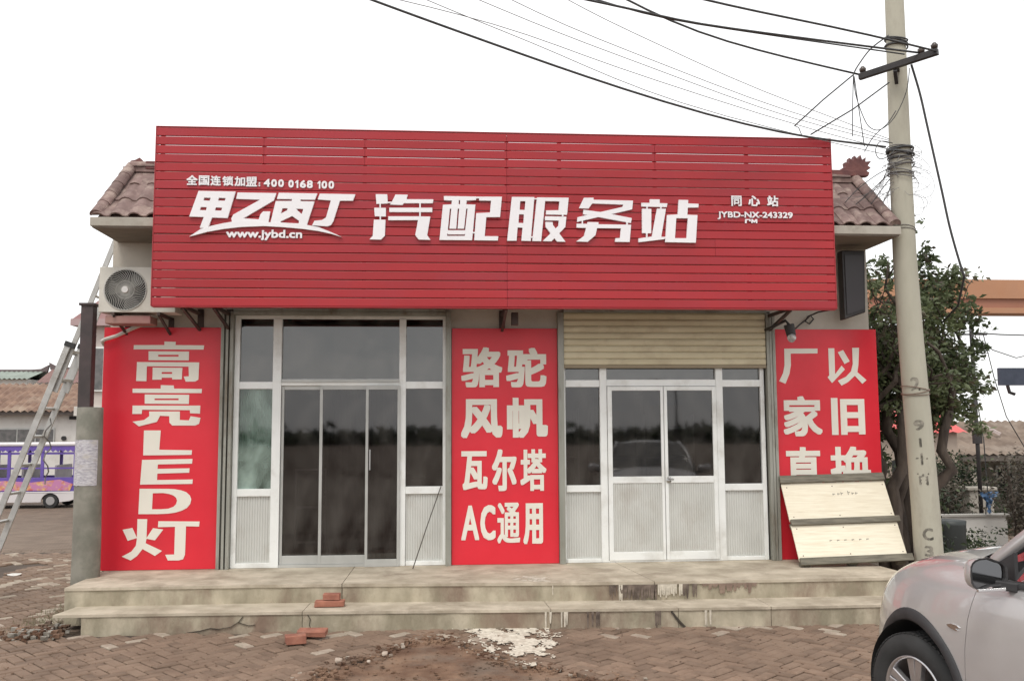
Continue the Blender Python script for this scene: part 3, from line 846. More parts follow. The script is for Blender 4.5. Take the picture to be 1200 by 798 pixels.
brick(-1.27, -1.86, .004, .25, .10, .05, .08, 'red brick flat on the paving against the lower step riser')
brick(-1.23, -1.97, .03, .27, .105, .052, -.1, 'red brick tilted on the ground just in front of the lower step', tilt=.22)
brick(-1.36, -2.17, .004, .19, .13, .075, .25, 'broken stub of red brick, the foremost on the paving')

# ================================================================ THE SHOP BUILDING
bl = thing('shop_building', 'low single storey shop with tiled pent roof, glass fronts and red banners', 'building', (0.7, 0, .38))
wall_m = pm('wall_paint', (.50, .46, .40), (.60, .55, .48), scale=3, rough=.9, bump=.25, bscale=40, dirt=(.38, .34, .28), dscale=1.3, dlo=.5, dhi=.8, coord='World')
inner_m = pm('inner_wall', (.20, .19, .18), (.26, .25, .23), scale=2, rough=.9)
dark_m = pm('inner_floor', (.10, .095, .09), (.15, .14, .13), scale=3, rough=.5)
wallmb = MB()
for x0, x1, z0, z1 in [(-3.90, -2.52, .0, 3.36), (.055, 1.43, .0, 3.36), (4.02, 5.33, .0, 3.36), (-3.90, 5.33, 3.36, 4.9)]:
    wallmb.box(x0, 0, z0, x1, .24, z1)
o = wallmb.build('front_wall', wall_m, bl)
MB().box(-3.90, .241, 0, -3.66, 6, 4.9).box(5.09, .241, 0, 5.33, 6, 4.9).build('side_wall', wall_m, bl)
MB().box(-3.66, 5.76, 0, 5.09, 6, 4.9).build('back_wall', wall_m, bl)
MB().box(-3.66, .241, 4.6, 5.09, 5.76, 4.75).build('roof_deck', wall_m, bl)
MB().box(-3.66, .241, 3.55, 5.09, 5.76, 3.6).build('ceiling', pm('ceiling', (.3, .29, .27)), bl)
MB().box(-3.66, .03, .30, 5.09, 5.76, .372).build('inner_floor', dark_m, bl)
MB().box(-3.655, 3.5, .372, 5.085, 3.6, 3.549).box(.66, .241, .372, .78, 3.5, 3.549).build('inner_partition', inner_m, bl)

# pent roof: slab, slope, tiles
EZ, RZ, EY = 4.315, 5.08, -.86
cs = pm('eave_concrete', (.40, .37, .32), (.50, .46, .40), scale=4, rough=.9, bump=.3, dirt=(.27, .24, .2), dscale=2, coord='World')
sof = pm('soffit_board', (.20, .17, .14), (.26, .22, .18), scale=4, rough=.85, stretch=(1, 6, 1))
tile_m = pm('roof_tile', (.155, .10, .09), (.245, .165, .15), scale=6, rough=.8, bump=.4, bscale=30, vary=.16, dirt=(.42, .33, .28), dscale=5, dlo=.5, dhi=.75)
MB().box(-3.86, EY, 4.215, 5.36, -.003, EZ).build('eave_slab', cs, bl, bevel=.008)
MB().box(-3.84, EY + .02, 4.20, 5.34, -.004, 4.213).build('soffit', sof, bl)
MB().add([(-3.80, EY + .05, EZ + .002), (5.30, EY + .05, EZ + .002), (5.20, .0, RZ), (-3.70, .0, RZ), (-3.80, .02, EZ + .002), (5.30, .02, EZ + .002), (5.2, .02, RZ), (-3.7, .02, RZ)],
         [(0, 1, 2, 3), (0, 3, 7, 4), (1, 5, 6, 2), (4, 7, 6, 5), (2, 6, 7, 3)]).build('roof_core', tile_m, bl)
slope = Vector((0, 0 - (EY - .02), RZ + .0 - EZ - .02))
sl_len = slope.length
sd_ = slope.normalized()
nrm = Vector((0, -sd_.z, sd_.y))
roofp = MB().box(-3.80, -.06, RZ - .03, 5.30, .05, RZ + .03).build('roof', tile_m, bl)
# S-profile tile
prof = [(0, .008), (.03, .032), (.07, .042), (.11, .032), (.14, .008), (.17, .0), (.205, .002)]
rows, tl = 3, sl_len / 3.0
V, F = [], []
for v_ in (0, 1):
    for (a, h) in prof:
        V.append((a, 0, h)); V.append((a, 0, h - .014))
        # second end filled below
V = []
for v_ in (0, tl * 1.12):
    for (a, h) in prof: V.append((a - .1, v_, h))
    for (a, h) in prof: V.append((a - .1, v_, h - .016))
k = len(prof)
F = []
for i in range(k - 1):
    F += [(i, i + 1, 2 * k + i + 1, 2 * k + i), (k + i, 3 * k + i, 3 * k + i + 1, k + i + 1), (i, k + i, k + i + 1, i + 1), (2 * k + i, 2 * k + i + 1, 3 * k + i + 1, 3 * k + i)]
F += [(0, 2 * k, 3 * k, k), (k - 1, 2 * k - 1, 4 * k - 1, 3 * k - 1)]
tme = MB().add(V, F).mesh('roof_tile', tile_m, (0, 0, 0))
tme.polygons.foreach_set('use_smooth', [True] * len(tme.polygons))
tme.set_sharp_from_angle(angle=R(50))
ang = math.atan2(sd_.z, sd_.y)
rr = random.Random(8)
ncol = 46
for r_ in range(rows):
    for c_ in range(ncol):
        x = -3.76 + c_ * .1985
        tt = r_ * tl
        inset = .10 * r_ / rows
        if x < -3.80 + inset or x > 5.25 - inset: continue
        p = Vector((x, EY + .03, EZ + .012)) + sd_ * tt + nrm * (.012 + .006 * (rr.random() - .5))
        inst(tme, 'roof_tile', roofp, p, (ang - .045 + rr.uniform(-.01, .01), 0, rr.uniform(-.012, .012)))
# ridge and hip caps
cap = MB()
nseg = 10
V, F = [], []
for e in (0, .31):
    for i in range(nseg + 1):
        a = math.pi * i / nseg
        V.append((e, .075 * math.cos(a) * (1 + .12 * (e == 0)), .07 * math.sin(a) * (1 + .12 * (e == 0))))
    V.append((e, 0, 0))
for i in range(nseg): F.append((i, i + 1, nseg + 2 + i + 1, nseg + 2 + i))
F += [tuple(range(nseg + 2)), tuple(range(2 * nseg + 3, nseg + 1, -1))]
cme = MB().add(V, F).mesh('ridge_cap', tile_m, (0, 0, 0))
x = -3.72
while x < 5.0:
    inst(cme, 'ridge_cap', roofp, (x, .0, RZ + .035), (rr.uniform(-.02, .02), rr.uniform(-.01, .01), 0))
    x += .285
for sx, xe in ((-1, -3.86), (1, 5.36)):
    a0 = Vector((xe + (.05 if xe < 0 else -.05), EY + .05, EZ + .03))
    a1 = Vector((-3.72 if sx < 0 else 5.22, -.02, RZ + .02))
    d = a1 - a0
    for i in range(5):
        o = inst(cme, 'hip_cap', roofp, a0 + d * (i / 5.0))
        o.rotation_euler = d.to_track_quat('X', 'Z').to_euler()
        o.scale = (.86, .9, .9)
# flame-shaped ridge ends
fl_m = pm('ridge_ornament', (.13, .05, .05), (.22, .09, .08), scale=8, rough=.7, bump=.4)
fl = [(-.20, 0), (.17, 0), (.19, .05), (.15, .07), (.21, .11), (.17, .14), (.22, .20), (.14, .19), (.15, .25), (.10, .21), (.08, .28), (.04, .22), (.0, .27), (-.02, .2), (-.07, .24), (-.08, .17), (-.13, .18), (-.12, .12), (-.17, .1)]
MB().prism([[(5.22 + a, RZ + .06 + b) for a, b in fl]], -.04, .05).build('ridge_ornament', fl_m, bl, bevel=.008, label='dark red jagged flame shaped ornament at the right end of the ridge')
MB().box(4.80, -.07, RZ + .05, 5.24, .06, RZ + .13).build('ridge_base', fl_m, bl, bevel=.01)
MB().box(-3.54, -.07, RZ + .0, -3.0, .06, RZ + .10).build('ridge_base', fl_m, bl, bevel=.01)
fl2 = [(-.1, 0), (.08, 0), (.06, .05), (.02, .09), (-.03, .06), (-.08, .05)]
MB().prism([[(-3.64 + a, RZ + .06 + b) for a, b in fl2]], -.04, .05).build('ridge_ornament', fl_m, bl, bevel=.006)

# aluminium and glass fronts ------------------------------------------------
alu = pm('white_aluminium', (.80, .81, .79), (.86, .87, .85), scale=3, rough=.45, metal=.1, dirt=(.5, .48, .43), dscale=2.5, dlo=.5, dhi=.85, coord='World')
alud = pm('grey_aluminium', (.42, .42, .40), (.5, .5, .48), scale=3, rough=.45, metal=.3, coord='World')
guide_m = pm('guide_steel', (.29, .29, .25), (.38, .38, .34), scale=4, rough=.55, metal=.35, dirt=(.2, .17, .13), dscale=5, coord='World', stretch=(1, 1, .3))
pan_m = pm('kick_panel', (.53, .53, .50), (.60, .60, .57), scale=2, rough=.45, dirt=(.46, .44, .40), dscale=1.5, coord='World')
gl_dark = glass_mat('dark_glass', (.46, .43, .44), f0=.015, haze=.05)
gl_top = glass_mat('top_glass', (.30, .29, .28), f0=.06, haze=.10)
gl_film = glass_mat('film_glass', (.80, .86, .82), f0=.0, haze=.30, dif=(.40, .52, .46))  # pale green haze mixed into the glass itself


def panel(x0, x1, z0, z1, y, parent, pitch=.028):
    """ribbed kick panel"""
    mb = MB()
    n_ = max(2, int((x1 - x0) / pitch))
    V = []
    xs_ = []
    for i in range(n_):
        a = x0 + (x1 - x0) * i / n_
        b = x0 + (x1 - x0) * (i + 1) / n_
        c = (b - a)
        xs_ += [(a, .004), (a + c * .22, -.003), (a + c * .78, -.003)]
    xs_.append((x1, 0))
    for x_, dy in xs_:
        V += [(x_, y + dy, z0), (x_, y + dy, z1), (x_, y + .025, z0), (x_, y + .025, z1)]
    F = []
    for i in range(len(xs_) - 1):
        a = i * 4
        F += [(a, a + 4, a + 5, a + 1), (a + 2, a + 3, a + 7, a + 6), (a + 1, a + 5, a + 7, a + 3), (a, a + 2, a + 6, a + 4)]
    F += [(0, 1, 3, 2), (len(V) - 4, len(V) - 2, len(V) - 1, len(V) - 3)]
    return mb.add(V, F).build('kick_panel', pan_m, parent)


def pane(x0, x1, z0, z1, y, parent, m, **kw):
    return MB().box(x0, y, z0, x1, y + .005, z1).build('pane', m, parent, **kw)


def rect_frame(mb, x0, x1, z0, z1, y0, y1, t, tb=None, tt=None):
    tb, tt = tb or t, tt or t
    mb.box(x0, y0, z0, x0 + t, y1, z1).box(x1 - t, y0, z0, x1, y1, z1)
    mb.box(x0 + t, y0, z0, x1 - t, y1, z0 + tb).box(x0 + t, y0, z1 - tt, x1 - t, y1, z1)
    return mb


# left shop front
ZB = .382
lf = MB()
lf.box(-2.455, -.02, ZB, -2.395, .05, 3.335).box(.005, -.02, ZB, .053, .05, 3.335)              # jambs
lf.box(-2.395, -.02, 3.295, .005, .05, 3.335).box(-2.395, -.02, ZB, -2.0, .05, ZB + .055).box(-.43, -.02, ZB, .005, .05, ZB + .05)
lf.box(-2.005, -.03, ZB, -1.905, .055, 3.295).box(-.515, -.03, ZB, -.435, .055, 3.295)           # mullions
lf.box(-2.395, -.022, 2.46, -2.005, .05, 2.545).box(-.435, -.022, 2.46, .005, .05, 2.545)        # transoms
lf.box(-1.905, -.025, 2.50, -.515, .052, 2.575)
lf.box(-2.395, -.022, 1.205, -2.005, .05, 1.29).box(-.435, -.022, 1.215, .005, .05, 1.30)        # sills
lfo = lf.build('shop_front', alu, bl, bevel=.004)
pane(-2.395, -2.005, 2.545, 3.295, .02, lfo, gl_top)
pane(-1.905, -.515, 2.575, 3.295, .02, lfo, gl_top)
pane(-.435, .005, 2.545, 3.295, .02, lfo, gl_top)
pane(-2.395, -2.005, 1.29, 2.46, .02, lfo, gl_film, label='pane with pale green haze in its glass and a curtain behind')
pane(-.435, .005, 1.30, 2.46, .02, lfo, gl_dark)
panel(-2.395, -2.005, ZB + .055, 1.205, .01, lfo)
panel(-.435, .005, ZB + .05, 1.215, .01, lfo)
MB().box(-1.905, -.03, ZB, -.515, .06, ZB + .03).build('threshold', alud, lfo)
# pleated curtain behind the lower left pane
mb = MB()
V = []
n_ = 60
for i in range(n_ + 1):
    x_ = -2.42 + .46 * i / n_
    dy = .02 * math.sin(i * 1.35) + .006 * math.sin(i * 3.1)
    V += [(x_, .2 + dy, 1.2), (x_, .2 + dy, 2.52)]
mb.add(V, [(2 * i, 2 * i + 2, 2 * i + 3, 2 * i + 1) for i in range(n_)]).build('curtain', pm('curtain', (.40, .50, .45), (.50, .58, .52), scale=4, rough=.9), bl, smooth=True)


def slider(x0, x1, z0, z1, y, label=None, t=.04, tb=.10, mat=alud):
    o = rect_frame(MB(), x0, x1, z0, z1, y, y + .035, t, tb, .05).build('sliding_door', mat, bl, bevel=.003, label=label)
    pane(x0 + t, x1 - t, z0 + tb, z1 - .05, y + .015, o, gl_dark)
    return o


slider(-1.90, -1.40, ZB + .031, 2.50, .005, t=.03)
slider(-1.45, -.86, ZB + .031, 2.50, -.02, t=.035)
s3 = slider(-.905, -.50, ZB + .0, 2.498, -.068, 'foremost glass leaf, standing a little proud of the other two', t=.032, tb=.085)
MB().box(-.86, -.075, 1.50, -.845, -.069, 1.74).build('pull_handle', pm('worn_chrome', (.5, .5, .5), metal=.9, rough=.3), s3, bevel=.002)
MB().box(-1.905, -.045, 2.535, -.515, -.0255, 2.57).build('door_track', alud, lfo, bevel=.002)
V = []
n_ = 90
for i in range(n_ + 1):
    x_ = -1.36 + .82 * i / n_
    dy = .03 * math.sin(i * .8) + .012 * math.sin(i * 2.3 + 1)
    V += [(x_, .16 + dy, .42), (x_, .16 + dy * .6, 2.46)]
MB().add(V, [(2 * i, 2 * i + 2, 2 * i + 3, 2 * i + 1) for i in range(n_)]).build('door_curtain', pm('dark_curtain', (.07, .055, .075), (.15, .12, .15), scale=3, rough=.9), bl, smooth=True)
# seen through the glass: a light metal display frame, a switch plate, a counter
ir = MB()
rect_frame(ir, -1.80, -1.42, .45, 1.50, .45, .48, .022)
ir.box(-1.78, .45, 1.02, -1.44, .48, 1.045).box(-1.78, .45, .60, -1.44, .48, .62)
rk = thing('display_rack', 'thin pale metal rack standing inside behind the left glass door', 'rack', (-1.61, .46, .38))
ir.build('rack_frame', alud, rk)
MB().box(-1.779, .484, 1.046, -1.441, .494, 1.477).build('rack_back', pm('rack_back', (.1, .1, .1)), rk)
MB().box(-1.80, .44, .372, -1.77, .49, .45).box(-1.45, .44, .372, -1.42, .49, .45).build('foot', alud, rk)
ct_ = thing('counter', 'dark reddish counter inside the shop behind the sliding doors', 'counter', (-.9, 2.3, .38))
MB().box(-1.5, 2.1, .374, -.3, 2.6, 1.25).build('counter_body', pm('counter_wood', (.11, .05, .04), (.16, .07, .05), scale=5, rough=.4), ct_, bevel=.01)
MB().box(-1.55, 2.05, 1.251, -.25, 2.65, 1.29).build('counter_top', pm('counter_top', (.2, .18, .16)), ct_, bevel=.005)
for i, (x_, h_) in enumerate([(1.7, 1.9), (2.7, 2.1), (3.5, 1.8)]):
    sh = thing('storage_shelf', ['dim grey shelf unit with boxes behind the left pane of the right front', 'dim grey shelf unit with boxes behind the white double doors', 'dim grey shelf unit with boxes behind the right hand pane of the right front'][i], 'shelf', (x_, 3.2, .38), group='shelf units inside the shop')
    for xx in (-.4, .37):
        MB().box(x_ + xx, 3.0, .374, x_ + xx + .03, 3.4, h_ + .38).build('post', alud, sh)
    for k_ in range(4):
        MB().box(x_ - .37, 3.0, .6 + k_ * .45, x_ + .37, 3.4, .63 + k_ * .45).build('shelf_board', alud, sh)
    for k_ in range(4):
        MB().box(x_ - .3, 3.05, .632 + k_ * .45, x_ + rr.uniform(0, .3), 3.3, .632 + k_ * .45 + rr.uniform(.15, .35)).build('stored_box', pm('carton', (.22, .16, .1), vary=.4), sh)

# right shop front
rf = MB()
rf.box(1.468, -.01, ZB, 1.488, .05, 3.335).box(3.905, -.02, ZB, 3.955, .05, 3.335)
rf.box(1.488, -.02, 3.295, 3.905, .05, 3.335).box(1.488, -.02, 2.475, 1.905, .05, 2.56).box(3.43, -.02, 2.475, 3.905, .05, 2.56)
rf.box(1.905, -.03, ZB, 1.99, .055, 3.295).box(3.345, -.03, ZB, 3.43, .055, 3.295)
rf.box(1.99, -.022, 2.485, 3.345, .05, 2.565)
rf.box(1.488, -.022, 1.215, 1.905, .05, 1.295).box(3.43, -.022, 1.215, 3.905, .05, 1.295)
rf.box(1.488, -.02, ZB, 1.905, .05, ZB + .045).box(3.43, -.02, ZB, 3.905, .05, ZB + .045)
rfo = rf.build('shop_front', alu, bl, bevel=.004)
for x0, x1 in ((1.488, 1.905), (3.43, 3.905)):
    pane(x0, x1, 1.295, 2.475, .02, rfo, gl_dark)
    pane(x0, x1, 2.56, 3.295, .02, rfo, gl_top)
    panel(x0, x1, ZB + .045, 1.215, .01, rfo)
pane(1.99, 3.345, 2.565, 3.295, .02, rfo, gl_top)
MB().box(1.99, -.03, ZB, 3.345, .05, ZB + .02).build('threshold', alu, rfo)
for i, (x0, x1) in enumerate(((1.995, 2.683), (2.690, 3.340))):
    d = MB()
    ta, tb_ = (.055, .035) if i == 0 else (.04, .05)
    y = -.045
    d.box(x0, y, ZB + .022, x0 + ta, y + .04, 2.480).box(x1 - tb_, y, ZB + .022, x1, y + .04, 2.480)
    d.box(x0 + ta, y, 2.43, x1 - tb_, y + .04, 2.480).box(x0 + ta, y, 1.315, x1 - tb_, y + .04, 1.395)
    d.box(x0 + ta, y, ZB + .022, x1 - tb_, y + .04, ZB + .12)
    do = d.build('door', alu, bl, bevel=.004)
    pane(x0 + ta, x1 - tb_, 1.395, 2.43, y + .02, do, gl_dark)
    panel(x0 + ta, x1 - tb_, ZB + .12, 1.315, y + .012, do)
    if i == 1:
        hm = pm('worn_chrome', (.5, .5, .5))
        MB().cyl((2.73, y, 1.375), (2.73, y - .05, 1.375), .016, n=12).tube([(2.73, y - .05, 1.375), (2.75, y - .055, 1.37), (2.775, y - .055, 1.355)], .011, 8).cyl((2.73, y - .001, 1.345), (2.73, y - .012, 1.345), .03, n=14).build('handle', hm, do, smooth=True)
# roller shutter, half pulled into its box
shm = pm('shutter_slat', (.62, .55, .38), (.70, .63, .45), scale=2, rough=.55, dirt=(.45, .37, .25), dscale=2.2, dlo=.5, dhi=.8, stretch=(1, 1, 1))
sh = MB().box(1.462, -.085, 2.70, 3.972, -.065, 2.735).build('roller_shutter', pm('shutter_bar', (.3, .24, .16), rough=.5, bump=.3), bl, bevel=.004)
pr = [(0, 0), (.012, -.012), (.05, -.018), (.072, -.010), (.078, .0)]
V = []
nx_ = 14
for i in range(nx_ + 1):
    x_ = -1.25 + 2.5 * i / nx_
    for h, dy in pr: V.append((x_, dy, h))
k = len(pr)
F = [(i * k + j, (i + 1) * k + j, (i + 1) * k + j + 1, i * k + j + 1) for i in range(nx_) for j in range(k - 1)]
V2 = [(x_, dy + .006, h) for x_, dy, h in V]
n0 = len(V)
F += [tuple(n0 + q for q in reversed(f)) for f in F]
sme = MB().add(V + V2, F).mesh('slat', shm, (0, 0, 0))
for i in range(8):
    inst(sme, 'slat', sh, (2.717, -.068, 2.737 + i * .08), (rr.uniform(-.02, .02), 0, 0))
MB().box(1.462, -.14, 3.375, 3.972, -.004, 3.66).build('shutter_box', guide_m, bl)
MB().box(-2.45, -.14, 3.375, .03, -.004, 3.66).build('shutter_box', guide_m, bl)
MB().box(-2.458, -.11, 3.337, .036, -.004, 3.372).build('shutter_bar', guide_m, bl, bevel=.003)
for x0, x1 in ((-2.60, -2.459), (.038, .104), (1.392, 1.461), (3.974, 4.085)):
    g_ = MB()
    g_.box(x0, -.10, ZB, x0 + .02, -.002, 3.374).box(x1 - .02, -.10, ZB, x1, -.002, 3.374).box(x0 + .02, -.03, ZB, x1 - .02, -.002, 3.374)
    g_.box(x0 + .02, -.10, ZB, x0 + .035, -.085, 3.374).box(x1 - .035, -.10, ZB, x1 - .02, -.085, 3.374)
    if x1 - x0 > .1: g_.box((x0 + x1) / 2 - .015, -.095, ZB, (x0 + x1) / 2 + .015, -.03, 3.374)
    g_.build('shutter_guide', guide_m, bl, bevel=.002)

# ================================================================ RED BANNERS
red = pm('banner_red', (.69, .018, .036), (.75, .024, .044), scale=1.2, rough=.36, bump=.3, bscale=2.2, bdist=.03, coord='World', dirt=(.58, .024, .04), dscale=.8, dlo=.5, dhi=.9)
cream = pm('banner_cream', (.78, .75, .66), (.84, .80, .71), scale=1.5, rough=.45, coord='World')
BN = {}
for key, x0, x1, lab in (('L', -3.955, -2.606, 'tall red banner with stretched cream characters and LED, left of the glass front'),
                         ('M', .112, 1.388, 'tall red banner with four rows of cream characters, between the two fronts'),
                         ('R', 4.090, 5.40, 'red banner with cream characters half hidden by the leaning wooden pallet')):
    b_ = thing('banner', lab, 'banner', ((x0 + x1) / 2, -.03, .382), group='red banners on the shop wall')
    BN[key] = b_
    mb = MB()
    nxx, nzz = 10, 20
    z0, z1 = .384, 3.185
    V = []
    for j in range(nzz + 1):
        for i in range(nxx + 1):
            x_ = x0 + (x1 - x0) * i / nxx
            z_ = z0 + (z1 - z0) * j / nzz
            e = min(i, nxx - i, j, nzz - j) > 0
            V.append((x_, -.036 + (.003 * noise.noise((x_ * 1.3, z_ * 1.1, 6)) if e else 0), z_))
    F = [(j * (nxx + 1) + i, j * (nxx + 1) + i + 1, (j + 1) * (nxx + 1) + i + 1, (j + 1) * (nxx + 1) + i) for j in range(nzz) for i in range(nxx)]
    mb.add(V, F).build('sheet', red, b_, smooth=True)
    rect_frame(MB(), x0 + .004, x1 - .004, z0 + .004, z1 - .004, -.029, -.003, .03).build('batten_frame', guide_m, b_)
YL = -.0415
for key, polys in BANNER_GLYPHS.items():
    mb = MB()
    for i, lp in enumerate(polys): mb.prism(lp, YL - .0004 * i, YL - .0004 * i + .0015)
    mb.build('printed_character', cream, BN['L'])
for key, polys in RIGHT_GLYPHS.items():
    mb = MB()
    for i, lp in enumerate(polys): mb.prism(lp, YL - .0004 * i, YL - .0004 * i + .0015)
    mb.build('printed_character', cream, BN['R'])
for ch, x0, z0, x1, z1 in BANNER_CHARS:
    if ch in '厂以': continue
    bd = {'A': .010, 'C': .013, '通': .009, '瓦': .014, '塔': .011, '用': .014, '尔': .014, '厂': .024, '以': .024, '家': .015, '旧': .022, '直': .017, '换': .015, '骆': .017, '驼': .018}.get(ch, .019)
    glyph_mb(ch, x0, z0, x1, z1, YL, bold=bd, boldz=bd * .9).build('printed_character', cream, BN['R' if x0 > 4 else 'M'])

# ================================================================ THE SIGN
sg = thing('shop_sign', 'wide dark red slatted sign board with raised white lettering over the shop', 'sign', (.68, -.9, 3.32))
sred = pm('sign_red', (.35, .010, .016), (.41, .014, .021), scale=.8, rough=.42, vary=.05, dirt=(.32, .02, .035), dscale=.9, dlo=.45, dhi=.8, bump=.08, bscale=3, bdist=.02)
SX0, SX1, SZ0, SZ1 = -3.143, 4.497, 3.325, 5.31
NS = 20
hs_ = (SZ1 - SZ0) / NS
# slat profile in (y, z): tongue-and-groove plank with a hollow between rows
def slat_mesh(x0, x1, nm='slat'):
    pf = [(0.0, .0), (-.009, .002), (-.011, .006), (-.011, hs_ - .011), (-.009, hs_ - .0075), (.0, hs_ - .0065), (.009, hs_ - .0065), (.009, .0)]
    V = [(x, y, z) for x in (x0, x1) for y, z in pf]
    k = len(pf)
    F = [(i, (i + 1) % k, k + (i + 1) % k, k + i) for i in range(k)] + [tuple(range(k)), tuple(range(2 * k - 1, k - 1, -1))]
    return MB().add(V, F).mesh(nm, sred, ((x0 + x1) / 2, 0, 0))
rr = random.Random(21)
joints = [.72, -2.02, -.86, 2.35]
cache = {}
for i in range(NS):
    js = [.72] if i not in (1, 2, 3) else [-1.98, -.87, .72, 2.42]
    if i in (12, 13): js = [.72, 3.1]
    xs_ = [SX0] + js + [SX1]
    for a, b in zip(xs_, xs_[1:]):
        key = (round(a, 2), round(b, 2))
        if key not in cache: cache[key] = slat_mesh(a + .0015, b - .0015)
        z = SZ1 - (i + 1) * hs_
        tl_ = rr.uniform(-.010, .010)
        inst(cache[key], 'slat', sg, ((a + b) / 2, -.945 + rr.uniform(-.0015, .0015), z), (tl_, rr.uniform(-.0008, .0008), rr.uniform(-.0006, .0006)))
bkm = pm('sign_backing', (.10, .02, .02), (.14, .03, .03), rough=.7)
edge = pm('sign_edge', (.34, .018, .025), (.38, .024, .03), rough=.4)
MB().box(SX0 - .012, -.957, SZ0 - .004, SX0 - .001, -.87, SZ1 + .012).box(SX1 + .001, -.957, SZ0 - .004, SX1 + .012, -.87, SZ1 + .012).box(SX0 - .001, -.957, SZ1 + .001, SX1 + .001, -.87, SZ1 + .012).box(SX0 - .001, -.950, SZ0 - .013, SX1 + .001, -.87, SZ0 + .0).build('edge_trim', edge, sg, bevel=.002)
fs = pm('frame_steel', (.055, .04, .038), (.10, .065, .055), scale=6, rough=.6, metal=.3)
sf = MB()
for z_ in (SZ0 + .02, 3.95, 4.62, SZ1 - .055): sf.box(SX0 + .02, -.912, z_ - .02, SX1 - .02, -.872, z_ + .02)
for x_ in (-3.08, -1.98, -.87, .22, .72, 1.32, 2.42, 3.5, 4.44): sf.box(x_ - .022, -.935, SZ0 + .02, x_ + .022, -.913, SZ1 - .03)
sf.build('steel_frame', fs, sg)
for x_ in (-2.86, -2.52, .72, 4.02):
    b_ = MB()
    b_.bar((x_, -.86, SZ0 + .02), (x_, -.02, SZ0 + .02), .035, .035).bar((x_, -.80, SZ0 + .0), (x_, -.02, SZ0 - .17), .03, .03).box(x_ - .035, -.02, SZ0 - .21, x_ + .035, -.002, SZ0 + .08)
    b_.build('bracket', fs, sg)
MB().box(.80, -.5, SZ0 - .15, .88, -.42, SZ0 + .0).build('junction_box', fs, sg, bevel=.005)
# raised white letters
ltr = pm('letter_white', (.84, .82, .84), (.88, .86, .88), scale=2, rough=.35, coord='World')
YF = -.958
for key, polys in SIGN_GLYPHS.items():
    mb = MB()
    for i, lp in enumerate(polys):
        if key == 'tail': mb.prism(lp, YF - .008 - .0005 * i, YF)
        else: mb.prism(lp, YF - .026 - .0006 * i - (.002 if key == 'swoosh' else 0), YF)
    mb.build('raised_swoosh' if key == 'swoosh' else 'raised_character', ltr, sg, bevel=.0 if key in ('tail',) else .0015, segs=1)
for ch, x0, z0, x1, z1 in SIGN_CHARS:
    lat = ch in '0123456789:'
    if ch == '1':
        P = [(x0 + (x1 - x0) * a, z0 + (z1 - z0) * b) for a, b in ((.5, 0), (1, 0), (1, 1), (.62, 1), (.05, .78), (.05, .58), (.5, .70))]
        MB().prism([P], YF - .011, YF).build('raised_character', ltr, sg)
        continue
    glyph_mb(ch, x0, z0, x1, z1, YF - .005, bold=(.0022 if ch == '1' else .0042) if lat else .0038, depth=.010).build('raised_character', ltr, sg)
def text_run(s, x0, x1, z0, z1, y, bold, nm='raised_lettering'):
    """run of latin characters set by their own advance, fitted between x0 and x1"""
    V, F = glyph(s, .05)
    mb = glyph_mb(s, x0, z0, x1, z1, y, bold=bold, depth=.010)
    return mb.build(nm, ltr, sg)
text_run('www.jybd.cn', -2.366, -1.545, 4.050, 4.168, YF - .005, .0042)
text_run('JYBD-NX-243329', 3.135, 4.015, 4.345, 4.437, YF - .005, .0026)

# ================================================================ AIR CONDITIONER
acm = pm('ac_casing', (.58, .56, .50), (.66, .63, .57), scale=3, rough=.5, dirt=(.42, .38, .31), dscale=3, dlo=.5, dhi=.85)
acd = pm('ac_grille', (.16, .16, .15), (.22, .22, .2), rough=.5)
blk = pm('dark_cavity', (.03, .03, .03), rough=.8)
ac = thing('air_conditioner', 'pale outdoor air conditioner unit with round fan grille on brackets under the left eave', 'air conditioner', (-3.43, -.35, 3.29))
FX, FZ, FR = -3.575, 3.562, .232
ring = [(FX + FR * math.cos(a), FZ + FR * math.sin(a)) for a in [2 * math.pi * i / 40 for i in range(40)]]
MB().prism([[(-3.865, 3.308), (-3.02, 3.308), (-3.02, 3.822), (-3.865, 3.822)], ring], -.50, -.485).build('front_panel', acm, ac, bevel=.004)
MB().box(-3.862, -.484, 3.31, -3.85, -.20, 3.82).box(-3.035, -.484, 3.31, -3.023, -.20, 3.82).box(-3.85, -.484, 3.31, -3.035, -.20, 3.322).box(-3.85, -.484, 3.808, -3.035, -.20, 3.82).box(-3.85, -.212, 3.322, -3.035, -.20, 3.808).build('casing', acm, ac)
MB().box(-3.345, -.483, 3.323, -3.33, -.214, 3.807).build('inner_divider', acd, ac)
MB().prism([ring], -.40, -.398).build('fan_cavity', blk, ac)
gr = MB()
for i in range(44):
    a0 = 2 * math.pi * i / 44
    pts = []
    for k_ in range(7):
        rr_ = .035 + (FR - .035) * k_ / 6
        a = a0 + .75 * (k_ / 6) ** 1.2
        pts.append((FX + rr_ * math.cos(a), -.505 - .012 * math.sin(math.pi * min(1, k_ / 6)), FZ + rr_ * math.sin(a)))
    gr.tube(pts, .0036, 4, cap=False)
for rr_ in (.10, FR): gr.tube([(FX + rr_ * math.cos(a), -.512 if rr_ < FR else -.503, FZ + rr_ * math.sin(a)) for a in [2 * math.pi * i / 36 for i in range(37)]], .003 if rr_ < FR else .008, 5, cap=False)
gr.build('fan_grille', pm('grille_wire', (.42, .41, .38), (.48, .47, .44), rough=.5), ac, smooth=True)
fb = MB()
